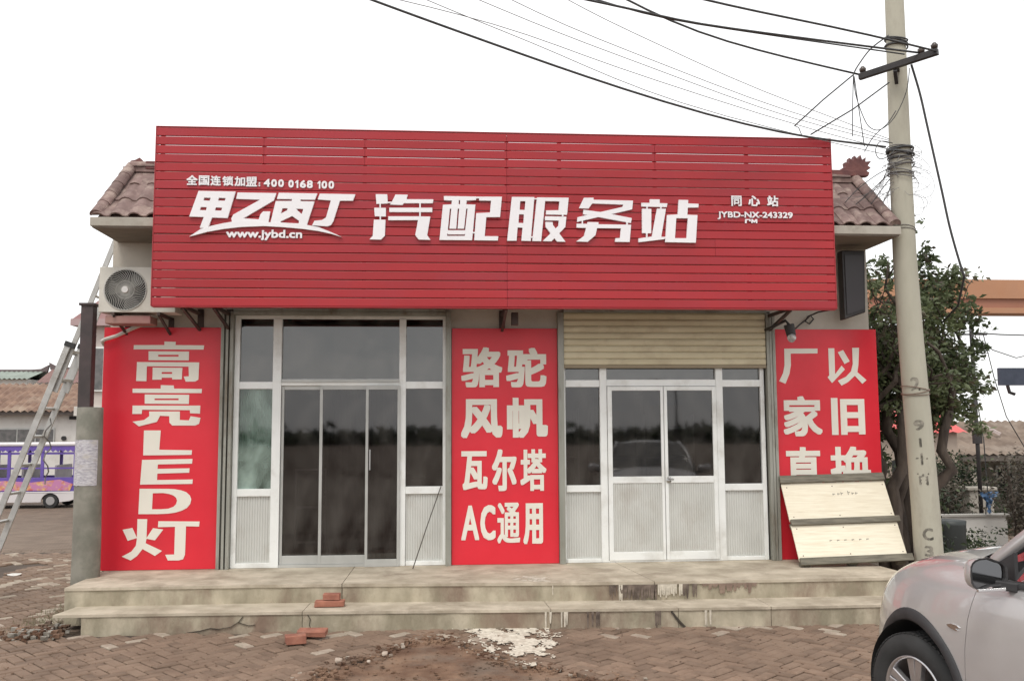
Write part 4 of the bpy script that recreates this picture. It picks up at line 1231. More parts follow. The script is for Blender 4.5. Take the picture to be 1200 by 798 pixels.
for i in range(3):
    a0 = 2 * math.pi * i / 3 + .4
    P = []
    for k_ in range(6):
        a = a0 + .9 * k_ / 5
        for rr_ in (.05, .21):
            P.append((FX + rr_ * math.cos(a), -.47 + .05 * k_ / 5, FZ + rr_ * math.sin(a)))
    fb.add(P, [(2 * k_, 2 * k_ + 1, 2 * k_ + 3, 2 * k_ + 2) for k_ in range(5)])
fb.build('fan_blades', acd, ac, smooth=True)
MB().cyl((FX, -.508, FZ), (FX, -.526, FZ), .042, .036, 20).build('badge', pm('badge', (.7, .68, .66)), ac, bevel=.003)
for x_ in (-3.70, -3.20):
    b_ = MB()
    b_.bar((x_, -.52, 3.288), (x_, -.004, 3.288), .035, .03).bar((x_, -.48, 3.27), (x_, -.02, 3.10), .025, .025).box(x_ - .03, -.02, 3.06, x_ + .03, -.002, 3.3)
    b_.build('bracket', fs, ac)
MB().box(-3.80, -.47, 3.18, -3.3, -.20, 3.272).build('drip_tray', pm('tray', (.30, .13, .12), (.36, .2, .17), scale=6), ac, bevel=.01)
pip = thing('drain_pipe', 'white plastic pipe bending down from the air conditioner past the banner corner', 'pipe', (-3.9, -.1, 2.9))
MB().tube([(-3.30, -.06, 3.27), (-3.45, -.06, 3.24), (-3.62, -.07, 3.17), (-3.80, -.08, 3.08), (-3.92, -.09, 3.04), (-3.965, -.07, 3.02), (-3.975, -.0, 3.0), (-3.975, .12, 2.96)], .022, 10).tube([(-3.975, .12, 2.97), (-3.975, .14, 2.6), (-3.97, .14, 2.0), (-3.975, .14, .4)], .02, 10).build('pipe_run', pm('pvc', (.60, .57, .52), (.66, .63, .58), rough=.5), pip, smooth=True)

# ================================================================ LADDER
lam = pm('ladder_aluminium', (.46, .455, .44), (.56, .55, .53), scale=6, rough=.45, metal=.55, dirt=(.35, .33, .3), dscale=4)
lad = thing('ladder', 'tall aluminium extension ladder leaning on the left end of the shop', 'ladder', (-5.5, .4, gz(-5.5, .4)))
def lp(z): return -5.508 + z * (5.508 - 4.0) / 4.2
DZ = Vector((lp(4.2) - lp(0), 0, 4.2)).normalized()
NX = Vector((DZ.z, 0, -DZ.x))
for yy in (.20, .60):
    MB().bar(Vector((lp(0.0), yy, 0.0)) - NX * .02, Vector((lp(3.02), yy, 3.02)) - NX * .02, .028, .070, side=NX).build('rail', lam, lad, bevel=.003)
for yy in (.235, .565):
    MB().bar(Vector((lp(2.45), yy, 2.45)) + NX * .03, Vector((lp(4.35), yy, 4.35)) + NX * .012, .024, .060, side=NX).build('rail', lam, lad, bevel=.003)
for k_ in range(9):
    z_ = .22 + k_ * .335
    MB().bar(Vector((lp(z_), .214, z_)) - NX * .05, Vector((lp(z_), .586, z_)) - NX * .05, .03, .035, side=NX).build('rung', lam, lad, bevel=.004)
for k_ in range(6):
    z_ = 2.60 + k_ * .335
    MB().bar(Vector((lp(z_), .247, z_)) + NX * .03, Vector((lp(z_), .553, z_)) + NX * .03, .03, .035, side=NX).build('rung', lam, lad, bevel=.004)
for yy in (.2, .6):
    MB().bar(Vector((lp(3.0), yy, 3.0)) - NX * .06, Vector((lp(3.0), yy, 3.0)) + NX * .06, .05, .06, side=NX).build('guide_clip', pm('black_plastic', (.03, .03, .03)), lad)
    MB().box(lp(0) - .10, yy - .02, gz(lp(0), yy) - .01, lp(0) + .02, yy + .02, .03).build('foot', pm('black_plastic', (.03, .03, .03)), lad)
MB().tube([Vector((lp(2.15), .26, 2.15)) + NX * .07 + Vector((.03 * math.sin(i * 1.7), .05 * math.cos(i * 1.3), -.07 * i)) for i in range(12)], .008, 6).build('rope', pm('rope', (.14, .13, .12)), lad)

# ================================================================ CONCRETE POST, LEFT
cp = thing('concrete_post', 'round weathered concrete post with a pasted paper notice and dark steel pipe on top', 'post', (-3.92, -.45, 0))
pc = pm('post_concrete', (.19, .18, .15), (.28, .265, .225), scale=4, rough=.85, bump=.3, dirt=(.15, .15, .12), dscale=3)
MB().tube([(-3.915, -.45, -.05), (-3.915, -.45, .8), (-3.925, -.45, 1.5), (-3.93, -.45, 2.24)], [.15, .146, .141, .136], 28).build('shaft', pc, cp, smooth=True, bevel=.01, ang=60)
MB().box(-4.05, -.515, 2.2, -3.915, -.385, 3.40).box(-4.07, -.535, 3.38, -3.895, -.365, 3.41).build('steel_pipe', pm('dark_pipe', (.045, .035, .035), (.07, .05, .05), rough=.6), cp, bevel=.008)
V, F = [], []
na = 14
for j in range(9):
    for i in range(na + 1):
        a = math.pi * (1.0 + .78 * i / na) + .12
        zz = 1.38 + .50 * j / 8 + (.012 * noise.noise((i * .9, j, 3)) if j in (0, 8) else 0)
        rr_ = .1465 + .0012 * noise.noise((i, j, 0)) - (zz - 1.38) * .004
        V.append((-3.925 + rr_ * math.cos(a), -.45 + rr_ * math.sin(a), zz))
for j in range(8):
    for i in range(na): F.append((j * (na + 1) + i, j * (na + 1) + i + 1, (j + 1) * (na + 1) + i + 1, (j + 1) * (na + 1) + i))
MB().add(V, F).build('paper_notice', pm('notice_paper', (.60, .58, .60), (.36, .34, .38), scale=26, rough=.8, detail=3, dirt=(.5, .46, .42), dscale=6, stretch=(1, 1, 3)), cp, smooth=True)

# ================================================================ RIGHT WALL FITTINGS
bx = thing('projecting_box', 'dark rectangular lamp box hanging off the wall right of the sign', 'light box', (4.99, -.3, 3.25))
dk = pm('dark_box', (.02, .017, .018), (.035, .03, .03), scale=6, rough=.5)
MB().prism([[(4.86, 3.27), (5.125, 3.36), (5.145, 4.12), (4.855, 4.12)]], -.36, -.22).build('box_body', dk, bx, bevel=.012)
MB().prism([[(4.89, 3.33), (5.10, 3.40), (5.115, 4.06), (4.885, 4.06)]], -.372, -.362).build('face_panel', pm('dark_face', (.03, .024, .027), rough=.4), bx)
MB().box(5.0, -.22, 3.9, 5.03, -.003, 3.93).box(5.0, -.22, 3.5, 5.03, -.003, 3.53).build('arm', fs, bx)
fl_ = thing('security_camera', 'small dark camera with a pale round lens hanging under the right end of the sign', 'camera', (4.16, -.4, 3.05))
MB().cyl((4.13, -.44, 3.20), (4.16, -.44, 3.06), .062, .055, 18).build('housing', dk, fl_, bevel=.008)
MB().cyl((4.165, -.475, 3.045), (4.125, -.50, 3.02), .045, .05, 16).build('lens_ring', pm('lens_ring', (.6, .58, .57), (.3, .3, .3), scale=30, rough=.3), fl_, bevel=.006)
MB().tube([(4.13, -.44, 3.20), (4.10, -.42, 3.25), (3.98, -.30, 3.18), (3.97, -.02, 3.17)], .018, 8).build('arm', dk, fl_)
cb_ = thing('power_cable', 'short black cable looped on the wall between the small camera and the sign edge', 'cable', (4.4, -.2, 3.2))
MB().tube([(4.17, -.44, 3.14), (4.26, -.3, 3.16), (4.40, -.12, 3.24), (4.50, -.05, 3.30), (4.57, -.03, 3.36), (4.60, -.05, 3.31), (4.545, -.05, 3.25), (4.49, -.06, 3.28), (4.52, -.07, 3.34), (4.60, -.2, 3.38), (4.63, -.5, 3.37)], .010, 7).build('cable_run', dk, cb_, smooth=True)

# ================================================================ PALLET
pl_ = thing('wooden_pallet', 'pale plywood pallet with three grey battens leaning over the foot of the right banner', 'pallet', (4.75, -.4, .382))
po = Vector((4.085, -.66, .392))
pu = Vector((5.385, -.62, .42)) - po
pu.normalize()
pv = (Vector((4.075, -.10, 1.37)) - Vector((4.085, -.66, .392)))
PVL = pv.length
pv.normalize()
pn = pu.cross(pv)
pn = -pn if pn.y > 0 else pn
ply = pm('plywood', (.72, .65, .51), (.80, .74, .60), scale=6, rough=.75, bump=.15, dirt=(.60, .51, .37), dscale=4, dlo=.52, dhi=.8, stretch=(.6, 9, 9), vary=.04)
wbat = pm('grey_wood', (.12, .11, .085), (.20, .18, .14), scale=6, rough=.85, bump=.4, stretch=(1, 6, 6))
for k_, (b0, b1, a1) in enumerate(((.06, .50, 1.31), (.545, 1.03, 1.305))):
    MB().frame_box(po, pu, pv, pn, .0, a1, b0, b1, .0, .016).build('board', ply, pl_, bevel=.002)
for b0, b1, a0, a1 in ((.0, .085, .0, 1.36), (.485, .56, .0, 1.345), (1.03, PVL, -.012, 1.31)):
    MB().frame_box(po, pu, pv, pn, a0, a1, b0, b1, .018, .05).build('batten', wbat, pl_, bevel=.004)
    for aa in (.03, .60, 1.2):
        MB().frame_box(po, pu, pv, pn, aa, aa + .10, b0 + .004, b1 - .004, -.10, -.003).build('block', wbat, pl_, bevel=.003)
nb = MB()
for aa in (.05, .62, 1.26):
    for bb_ in (.12, .45, .60, .98):
        c = po + pu * (aa + .01) + pv * bb_ + pn * .0165
        nb.cyl(c, c + pn * .002, .007, n=8)
nb.build('nail_heads', pm('rust', (.12, .07, .05)), pl_)
ik = MB()
rr = random.Random(4)
for bb_ in (.86, .28):
    for q_ in range(6):
        aa = .62 + q_ * .055 + rr.uniform(-.02, .02) if bb_ > .5 else .42 + q_ * .09
        hh = rr.uniform(.02, .06) if bb_ > .5 else .015
        ik.frame_box(po, pu, pv, pn, aa, aa + .008, bb_, bb_ + hh, .0185, .019)
        ik.frame_box(po, pu, pv, pn, aa, aa + .03, bb_ + hh * .5, bb_ + hh * .5 + .008, .0186, .0191)
ik.build('pencil_marks', pm('pencil', (.22, .2, .16)), pl_)
sk_ = thing('leaning_stick', 'thin dark stick leaning against the ribbed panel left of the middle banner', 'stick', (-.33, -.15, .382))
MB().tube([(-.335, -.28, .385), (-.18, -.17, .84), (-.015, -.045, 1.30)], .006, 7).build('rod', pm('dark_rod', (.07, .06, .05)), sk_, smooth=True)

# ================================================================ UTILITY POLE AND WIRES
up = thing('utility_pole', 'tall tapering concrete utility pole right of the shop, stencil marked, wires at its top', 'utility pole', (5.655, -.6, 0))
upc = pm('pole_concrete', (.39, .37, .30), (.50, .475, .39), scale=2.2, rough=.85, bump=.25, bscale=30, dirt=(.30, .27, .22), dscale=2.2, stretch=(1, 1, .35), coord='World')
polec = lambda z: Vector((5.655 - .135 * sm(0, 4.4, z) + .02 * sm(4.4, 7.5, z), -.6, z))
poler = lambda z: .165 - .0078 * z
zs_ = [-.1, .5, 1, 1.5, 2, 3, 4, 5, 6, 7, 8, 8.4]
MB().tube([polec(z) for z in zs_], [poler(z) for z in zs_], 32).build('shaft', upc, up, smooth=True, bevel=.01, ang=60)


def wrap_glyph(ch, zc, h, wd, name='stencil_mark', bold=.012):
    V, F = glyph(ch)
    xs_ = [p[0] for p in V]
    ys_ = [p[1] for p in V]
    mb = MB()
    for dx, dz_ in ((0, 0), (bold, 0), (0, bold), (bold, bold), (-bold, 0)):
        P = []
        for p in V:
            u = ((p[0] - min(xs_)) / (max(xs_) - min(xs_)) - .5) * wd + dx
            z_ = zc - h / 2 + (p[1] - min(ys_)) / (max(ys_) - min(ys_)) * h + dz_
            c = polec(z_)
            rr_ = poler(z_) + .0015 + dx * .02
            a = -math.pi / 2 - .46 + u / rr_          # facing the street
            P.append((c.x + rr_ * math.cos(a), c.y + rr_ * math.sin(a), z_))
        mb.add(P, F)
    o = mb.build(name, sten, up)
    return o


sten = pm('faded_stencil', (.09, .085, .07), (.30, .275, .23), scale=12, rough=.9, detail=4)
for ch, z_, h, w_, b_ in (('2', 2.47, .15, .09, .007), ('9', 1.99, .11, .10, .010), ('丨', 1.79, .10, .02, .004), ('十', 1.60, .13, .12, .007), ('百', 1.37, .13, .12, .006), ('C', .74, .13, .10, .009), ('3', .55, .11, .08, .008)):
    wrap_glyph(ch, z_, h, w_, bold=b_)
wr = pm('wire_black', (.035, .035, .037), (.06, .06, .06), scale=20, rough=.6)
wrg = pm('wire_grey', (.16, .15, .15), (.2, .19, .19), scale=20, rough=.6)
def coil(z0, z1, n_, r0, name, m_, rad=.006, seed=0):
    rnd = random.Random(seed)
    mb = MB()
    for i in range(n_):
        z_ = z0 + (z1 - z0) * i / max(1, n_ - 1)
        t1, t2 = rnd.uniform(-.035, .035), rnd.uniform(-.035, .035)
        rr_ = poler(z_) + rad + rnd.uniform(0, r0)
        c = polec(z_)
        mb.tube([(c.x + rr_ * math.cos(a), c.y + rr_ * math.sin(a), z_ + t1 * math.cos(a) + t2 * math.sin(a)) for a in [2 * math.pi * k_ / 20 for k_ in range(21)]], rad, 6, cap=False)
    return mb.build(name, m_, up, smooth=True)
coil(4.98, 5.34, 16, .03, 'wire_wrap', wrg, .006, 1)
coil(5.24, 5.33, 4, .03, 'wire_wrap', wr, .011, 2)
coil(6.60, 6.70, 4, .02, 'wire_wrap', wr, .010, 3)
coil(4.30, 4.33, 2, .005, 'tie_wire', wrg, .004, 4)
coil(2.36, 2.42, 3, .006, 'tie_wire', pm('rust_wire', (.2, .13, .1)), .005, 5)
tg = MB()
rnd = random.Random(44)
for i in range(34):
    z_ = rnd.uniform(4.75, 5.35)
    a0_ = rnd.uniform(2.6, 6.9)
    c0 = polec(z_)
    rr_ = poler(z_) + .01
    p0 = c0 + Vector((rr_ * math.cos(a0_), rr_ * math.sin(a0_), 0))
    w_, h_ = rnd.uniform(.05, .22), rnd.uniform(-.30, .12)
    a1_ = a0_ + rnd.uniform(-.8, .8)
    p3 = polec(z_ + h_) + Vector((rr_ * math.cos(a1_), rr_ * math.sin(a1_), h_))
    p3.z = z_ + h_
    o1 = Vector((math.cos(a0_), math.sin(a0_), rnd.uniform(-.6, .4))) * w_ * 1.6
    o2 = Vector((math.cos(a1_), math.sin(a1_), rnd.uniform(-.9, .2))) * w_ * 1.6
    pts = []
    for k_ in range(13):
        t_ = k_ / 12
        pts.append(p0 * (1 - t_) ** 3 + (p0 + o1) * 3 * t_ * (1 - t_) ** 2 + (p3 + o2) * 3 * t_ * t_ * (1 - t_) + p3 * t_ ** 3)
    tg.tube(pts, .0028, 4, cap=False)
for i in range(9):          # fine lines fanning down to the roof corner
    p0 = polec(4.9 + .05 * i) + Vector((-.12, -.05, 0))
    p1 = Vector((4.75 + .07 * i, -.35 + .03 * i, 4.75 - .04 * i))
    m_ = (p0 + p1) / 2 + Vector((0, 0, -.05 - .02 * rnd.random()))
    tg.tube([p0, p0.lerp(m_, .6), m_, m_.lerp(p1, .5), p1], .0026, 4, cap=False)
tg.build('fine_wire_tangle', wrg, up, kind='stuff')
arm = MB()
A0, A1 = Vector((5.10, -.50, 6.25)), Vector((5.72, -1.20, 6.30))
arm.bar(A0, A1, .06, .075)
arm.build('crossarm', dk, up, bevel=.004)
MB().bar(Vector((5.38, -.84, 6.21)), polec(6.05), .04, .04).bar(Vector((5.40, -.86, 6.27)), Vector((5.54, -.6, 6.27)), .05, .05).build('arm_brace', dk, up)
iv = [A0 + (A1 - A0) * t_ + Vector((0, 0, .035)) for t_ in (.05, .80, .96)]
iv = [p - Vector((0, 0, .02)) for p in iv]
for p in iv:
    MB().tube([p, p + Vector((0, 0, .03)), p + Vector((0, 0, .035)), p + Vector((0, 0, .075)), p + Vector((0, 0, .085)), p + Vector((0, 0, .10))], [.015, .015, .036, .042, .028, .022], 14).build('insulator', pm('insulator', (.05, .035, .03), (.08, .06, .05), rough=.25), up, smooth=True)
wire_labels = ['thick black cable, lowest of the long ones, skimming the sign top to the pole',
 'thick black wire ending at the left insulator of the crossarm', 'thick black wire ending at the middle insulator of the crossarm',
 'black wire running close beside the one to the middle insulator', 'uppermost black wire, ending at the right insulator of the crossarm',
 'thin grey wire, second from bottom where the wires leave the top of the picture', 'thin grey wire crossing the sky just above the second lowest one',
 'thin grey wire in the middle of the bundle of faint sky wires', 'thin grey wire second from top in the bundle of faint sky wires', 'topmost thin grey wire in the bundle of faint sky wires']
for (kind, pts), lab in zip(WIRES, wire_labels):
    P = [Vector(p) for p in pts]
    d = P[0] - P[1]
    n_ = 24
    far = []
    sl_ = max(-.02, min(.28, d.z / max(.01, math.hypot(d.x, d.y))))
    hd = Vector((d.x, d.y, 0)).normalized()
    for i in range(n_, 0, -1):             # on over the street to the next pole, out of view
        s_ = 26 * i / n_
        far.append(P[0] + hd * s_ + Vector((0, 0, sl_ * s_ * math.exp(-s_ / 14))))
    e = {'thick': .0125, 'mid': .009, 'thin': .0042}[kind]
    # smooth the kinks of the picked points
    Q = [P[0]]
    for a, b in zip(P, P[1:]):
        Q += [a.lerp(b, .33), a.lerp(b, .66)]
    Q.append(P[-1])
    for _ in range(2):
        Q = [Q[0]] + [(Q[i - 1] + Q[i] * 2 + Q[i + 1]) / 4 for i in range(1, len(Q) - 1)] + [Q[-1]]
    MB().tube(far + Q, e, 6).build('overhead_wire', wr if kind != 'thin' else wrg, None, smooth=True, label=lab, cat='wire', group='overhead wires to the utility pole')
near_labels = ['slanting wire from the crossarm down to the sign top, the left one of two', 'slanting wire from the pole down to the sign top, the right one of two', 'short wire looping from the pole strap down to the left crossarm end',
 'slack wire hanging in a deep loop between crossarm and pole', 'short wire hanging straight down below the left end of the crossarm', 'short wire hanging slightly slanted below the left end of the crossarm',
 'short slack wire end curling up beside the pole', 'small coil of spare wire hung on the left side of the pole', 'long twisted service wire falling from the crossarm down to the right past the beam',
 'fine wire from the pole to the right roof, the second from the top', 'fine wire from the pole to the right roof, the third from the top', 'fine wire from the pole to the right roof, the topmost', 'fine wire from the pole to the right roof, the lowest one', 'small hook shaped wire end standing above the sign top']
for (kind, pts), lab in zip(NEAR_WIRES, near_labels):
    P = [Vector(p) for p in pts]
    if len(P) > 3:
        Q = []
        for i in range(len(P) - 1):
            p0, p1, p2, p3 = P[max(0, i - 1)], P[i], P[i + 1], P[min(len(P) - 1, i + 2)]
            for k_ in range(5):
                t_ = k_ / 5
                Q.append(.5 * ((2 * p1) + (p2 - p0) * t_ + (2 * p0 - 5 * p1 + 4 * p2 - p3) * t_ ** 2 + (3 * p1 - p0 - 3 * p2 + p3) * t_ ** 3))
        Q.append(P[-1])
        P = Q
    if 'service' in lab:
        P += [Vector((6.45, -.1, 3.48)), Vector((7.5, 2.2, 3.5)), Vector((9.6, 5.5, 3.7)), Vector((13.87, 12, 4.45))]
    e = {'thick': .014, 'mid': .009, 'thin': .0055}[kind]
    MB().tube(P, e, 6).build('overhead_wire', wr, None, smooth=True, label=lab, cat='wire', group='short wires around the utility pole')

# ================================================================ TREE
bark = pm('bark', (.045, .034, .028), (.095, .073, .058), scale=9, rough=.95, bump=.8, bscale=25, bdist=.02, stretch=(1, 1, .3))
def leaf_mat(name, c1, c2):
    ma = pm(name, c1, c2, scale=1.1, rough=.55, detail=3)
    nt_ = ma.node_tree
    bs = nt_.nodes['Principled BSDF']
    out = [n_ for n_ in nt_.nodes if n_.type == 'OUTPUT_MATERIAL'][0]
    tr = nt_.nodes.new('ShaderNodeBsdfTranslucent')
    ms = nt_.nodes.new('ShaderNodeMixShader')
    ms.inputs[0].default_value = .3
    nt_.links.new(bs.inputs['Base Color'].links[0].from_socket, tr.inputs[0])
    nt_.links.new(bs.outputs[0], ms.inputs[1])
    nt_.links.new(tr.outputs[0], ms.inputs[2])
    nt_.links.new(ms.outputs[0], out.inputs[0])
    return ma
lf1 = leaf_mat('leaf_green', (.075, .10, .045), (.16, .19, .09))
lf2 = leaf_mat('leaf_dull', (.06, .05, .035), (.12, .10, .06))


def leaves(mb, c, rad, n_, size, rnd, droop=.3):
    for _ in range(n_):
        while True:
            v = Vector((rnd.uniform(-1, 1), rnd.uniform(-1, 1), rnd.uniform(-1, 1)))
            if v.length < 1: break
        p = Vector(c) + Vector((v.x * rad[0], v.y * rad[1], v.z * rad[2]))
        d = Vector((rnd.gauss(0, 1), rnd.gauss(0, 1), rnd.gauss(-droop, .6))).normalized()
        s_ = d.cross(Vector((rnd.gauss(0, 1), rnd.gauss(0, 1), rnd.gauss(0, 1)))).normalized()
        L_ = size * rnd.choice((.45, .6, .8, 1.0, 1.2, 1.45))
        w_ = L_ * rnd.uniform(.18, .3)
        nn = d.cross(s_) * L_ * .08
        mb.cur = 0 if rnd.random() < .85 else 1
        mb.add([p, p + d * L_ * .5 + s_ * w_ + nn, p + d * L_, p + d * L_ * .5 - s_ * w_ + nn], [(0, 1, 2, 3)])


def limb(mb, a, b, r0, r1, rnd, n_=6, wig=.06):
    a, b = Vector(a), Vector(b)
    L_ = (b - a).length
    pts = [a.lerp(b, i / n_) + (Vector((rnd.gauss(0, 1), rnd.gauss(0, 1), rnd.gauss(0, .4))) * wig * L_ * math.sin(math.pi * i / n_) if 0 < i < n_ else Vector()) for i in range(n_ + 1)]
    mb.tube(pts, [r0 + (r1 - r0) * i / n_ for i in range(n_ + 1)], 8)
    return pts


tr = thing('tree', 'leafy dark green tree with several leaning trunks behind the utility pole', 'tree', (6.7, 2.0, gz(6.7, 2)))
rnd = random.Random(12)
tk = MB()
zg = gz(6.7, 2) - .05
cr_ = MB()
tops = [((6.28, 1.7), (6.15, 1.8, 2.2)), ((6.38, 1.5), (6.55, 1.6, 2.3)), ((6.50, 1.9), (6.2, 2.1, 2.3)), ((6.66, 2.0), (6.5, 2.0, 2.6)), ((6.85, 2.1), (7.0, 2.3, 2.5)), ((6.55, 2.3), (6.0, 3.0, 2.6)), ((6.75, 1.8), (7.3, 1.7, 2.2))]
ends = []
for (bx_, by_), tp in tops:
    pts = limb(tk, (bx_, by_, zg), tp, .125, .06, rnd, 8, .03)
    for k_ in range(5):
        q_ = Vector(tp) + Vector((rnd.uniform(-.8, .9), rnd.uniform(-.9, .9), rnd.uniform(.4, 1.7)))
        limb(tk, tp, q_, .045, .014, rnd, 5, .07)
        ends.append(q_)
        for _ in range(3):
            q2 = q_ + Vector((rnd.uniform(-.5, .5), rnd.uniform(-.5, .5), rnd.uniform(-.5, .6)))
            limb(tk, q_.lerp(Vector(tp), rnd.uniform(0, .4)), q2, .014, .005, rnd, 4, .06)
            ends.append(q2)
tk.build('trunk', bark, tr, smooth=True)
crown_blobs = [  # (centre, radii, leaves) : clumps with gaps
    ((6.55, 2.1, 3.0), (.55, .6, .38), 1500), ((7.1, 2.2, 2.75), (.5, .6, .35), 1400), ((6.9, 2.2, 3.35), (.5, .5, .22), 700), ((7.55, 2.1, 3.0), (.33, .4, .3), 620),
    ((6.2, 2.4, 2.5), (.5, .7, .5), 1500), ((6.3, 2.2, 3.6), (.4, .5, .25), 480), ((7.25, 2.3, 3.75), (.35, .4, .3), 620), ((7.6, 2.3, 4.0), (.3, .35, .28), 520),
    ((7.35, 2.2, 4.35), (.14, .2, .33), 260), ((7.75, 2.2, 4.25), (.2, .2, .17), 190), ((7.85, 2.1, 3.62), (.22, .3, .2), 260), ((7.3, 2.1, 2.2), (.35, .5, .3), 560),
    ((7.7, 2.1, 2.25), (.28, .3, .2), 240), ((6.9, 2.4, 2.1), (.5, .6, .4), 900), ((6.3, 2.6, 1.9), (.5, .6, .5), 1100), ((6.25, 2.2, 4.25), (.22, .3, .2), 170), ((6.6, 2.2, 4.15), (.16, .3, .3), 150),
    ((7.7, 2.1, 2.75), (.3, .3, .2), 300), ((8.05, 2.1, 2.55), (.16, .2, .12), 90), ((8.0, 2.1, 3.15), (.15, .2, .12), 90), ((5.7, 2.8, 3.0), (.5, .6, .9), 1100), ((6.5, 2.8, 1.2), (.5, .5, .5), 700), ((7.95, 2.1, 1.95), (.12, .2, .1), 60), ((5.6, 3, 1.6), (.6, .6, .8), 900),
    ((6.5, 1.8, 2.7), (.4, .4, .5), 900), ((6.9, 1.9, 3.05), (.5, .4, .4), 900), ((7.35, 2.0, 2.75), (.4, .4, .3), 700), ((6.9, 1.9, 3.7), (.3, .4, .3), 380), ((7.45, 2.1, 3.45), (.35, .35, .25), 420), ((7.1, 1.9, 2.35), (.35, .35, .3), 500), ((7.6, 2.0, 2.5), (.25, .3, .2), 220)]
for c, rad, n_ in crown_blobs:
    leaves(cr_, c, rad, n_, .095, rnd)
    for _ in range(max(2, n_ // 160)):
        o_ = Vector(c) + Vector((rnd.uniform(-1, 1) * rad[0], rnd.uniform(-1, 1) * rad[1], rnd.uniform(-1, 1) * rad[2])) * 1.15
        leaves(cr_, o_, (.12, .12, .12), 26, .09, rnd)
for q_ in ends: leaves(cr_, q_, (.16, .16, .14), 22, .09, rnd)
cr_.build('crown', [lf1, lf2], tr)

# ================================================================ BACKGROUND, RIGHT
bg_ = thing('gantry_beam', 'long orange brown steel gantry beam crossing the sky behind the tree', 'gantry', (20, 28, -1.5))
om = pm('gantry_orange', (.42, .205, .11), (.47, .24, .135), scale=.6, rough=.6, dirt=(.42, .22, .13), dscale=.5, coord='World')
yb = 28.9
MB().box(9, yb, 7.73, 46, yb + 1.2, 8.60).build('upper_flange', om, bg_)
MB().box(9, yb + .12, 7.30, 46, yb + 1.1, 7.729).build('web', pm('gantry_brown', (.30, .13, .08), (.35, .155, .10), scale=.6, rough=.6), bg_)
MB().box(9, yb - .02, 7.05, 46, yb + 1.15, 7.299).build('lower_flange', om, bg_)
for xx in (10.5, 43):
    for s_ in (-1, 1):
        MB().bar((xx, yb + .55, 7.1), (xx + s_ * 1.6, yb + .55, -1.6), .5, .5).build('leg', om, bg_)


def ribbed_roof(mb, x0, x1, ye, ze, yr, zr, pitch, amp, yb_=None):
    n_ = int((x1 - x0) / pitch * 4)
    V = []
    for i in range(n_ + 1):
        x_ = x0 + (x1 - x0) * i / n_
        h = amp * math.sin(2 * math.pi * i / 4)
        V += [(x_, ye, ze + h), (x_, yr, zr + h)]
        if yb_: V.append((x_, yb_, ze + h))
        else: V.append((x_, yr + .02, zr + h - .1))
    F = []
    for i in range(n_):
        a = 3 * i
        F += [(a, a + 3, a + 4, a + 1), (a + 1, a + 4, a + 5, a + 2)]
    return mb.add(V, F)


brk = pm('pink_wall', (.42, .34, .28), (.50, .41, .34), scale=2, rough=.9, coord='World')
rh = thing('small_house', 'small pale house with a bright red sheet roof right behind the pole', 'house', (13.5, 14.5, -1.5))
MB().box(11.4, 14.1, -1.5, 14.55, 17, 1.80).build('wall', brk, rh)
ribbed_roof(MB(), 11.2, 14.75, 13.85, 1.78, 15.6, 2.42, .3, .02, 17.2).build('roof', pm('red_sheet', (.55, .06, .06), (.62, .10, .09), scale=2, rough=.5), rh)
MB().box(12.6, 14.06, -.2, 13.4, 14.09, 1.0).build('window', blk, rh)
MB().box(13.6, 14.06, -1.45, 14.3, 14.09, .8).build('door', blk, rh)

tl_m = pm('brown_tiles', (.15, .11, .085), (.24, .185, .145), scale=1.5, rough=.9, dirt=(.28, .23, .19), dscale=1.2, coord='World')
fh = thing('tiled_house', 'long brown tiled house with a dark open front, far right behind the shrubs', 'house', (22, 19, -1.5))
hw = pm('shed_wall', (.30, .27, .23), (.38, .34, .29), scale=1, rough=.9, coord='World')
MB().box(17.2, 21.5, -1.5, 36, 21.7, 1.2).box(17.2, 18.4, -1.5, 17.4, 21.499, 1.0).box(33, 18.4, -1.5, 33.2, 21.499, 1.0).build('wall', hw, fh)
ribbed_roof(MB(), 16.2, 36, 17.9, 1.02, 21.6, 2.12, .28, .035, 25).build('roof', tl_m, fh)
for k_ in range(7):
    MB().box(17.3 + k_ * 2.6, 18.1, -1.5, 17.5 + k_ * 2.6, 18.3, .95).build('column', hw, fh)
MB().box(16.9, 17.95, .80, 36, 18.05, .98).build('fascia', pm('fascia', (.12, .10, .085)), fh)
for x0, w_ in ((20.2, 1.5), (23.4, 1.6)):
    f_ = MB().box(x0, 21.44, -.6, x0 + w_, 21.49, .5).build('window', alud, fh)
    MB().box(x0 + .08, 21.42, -.52, x0 + w_ - .08, 21.439, .42).build('pane', blk, f_)

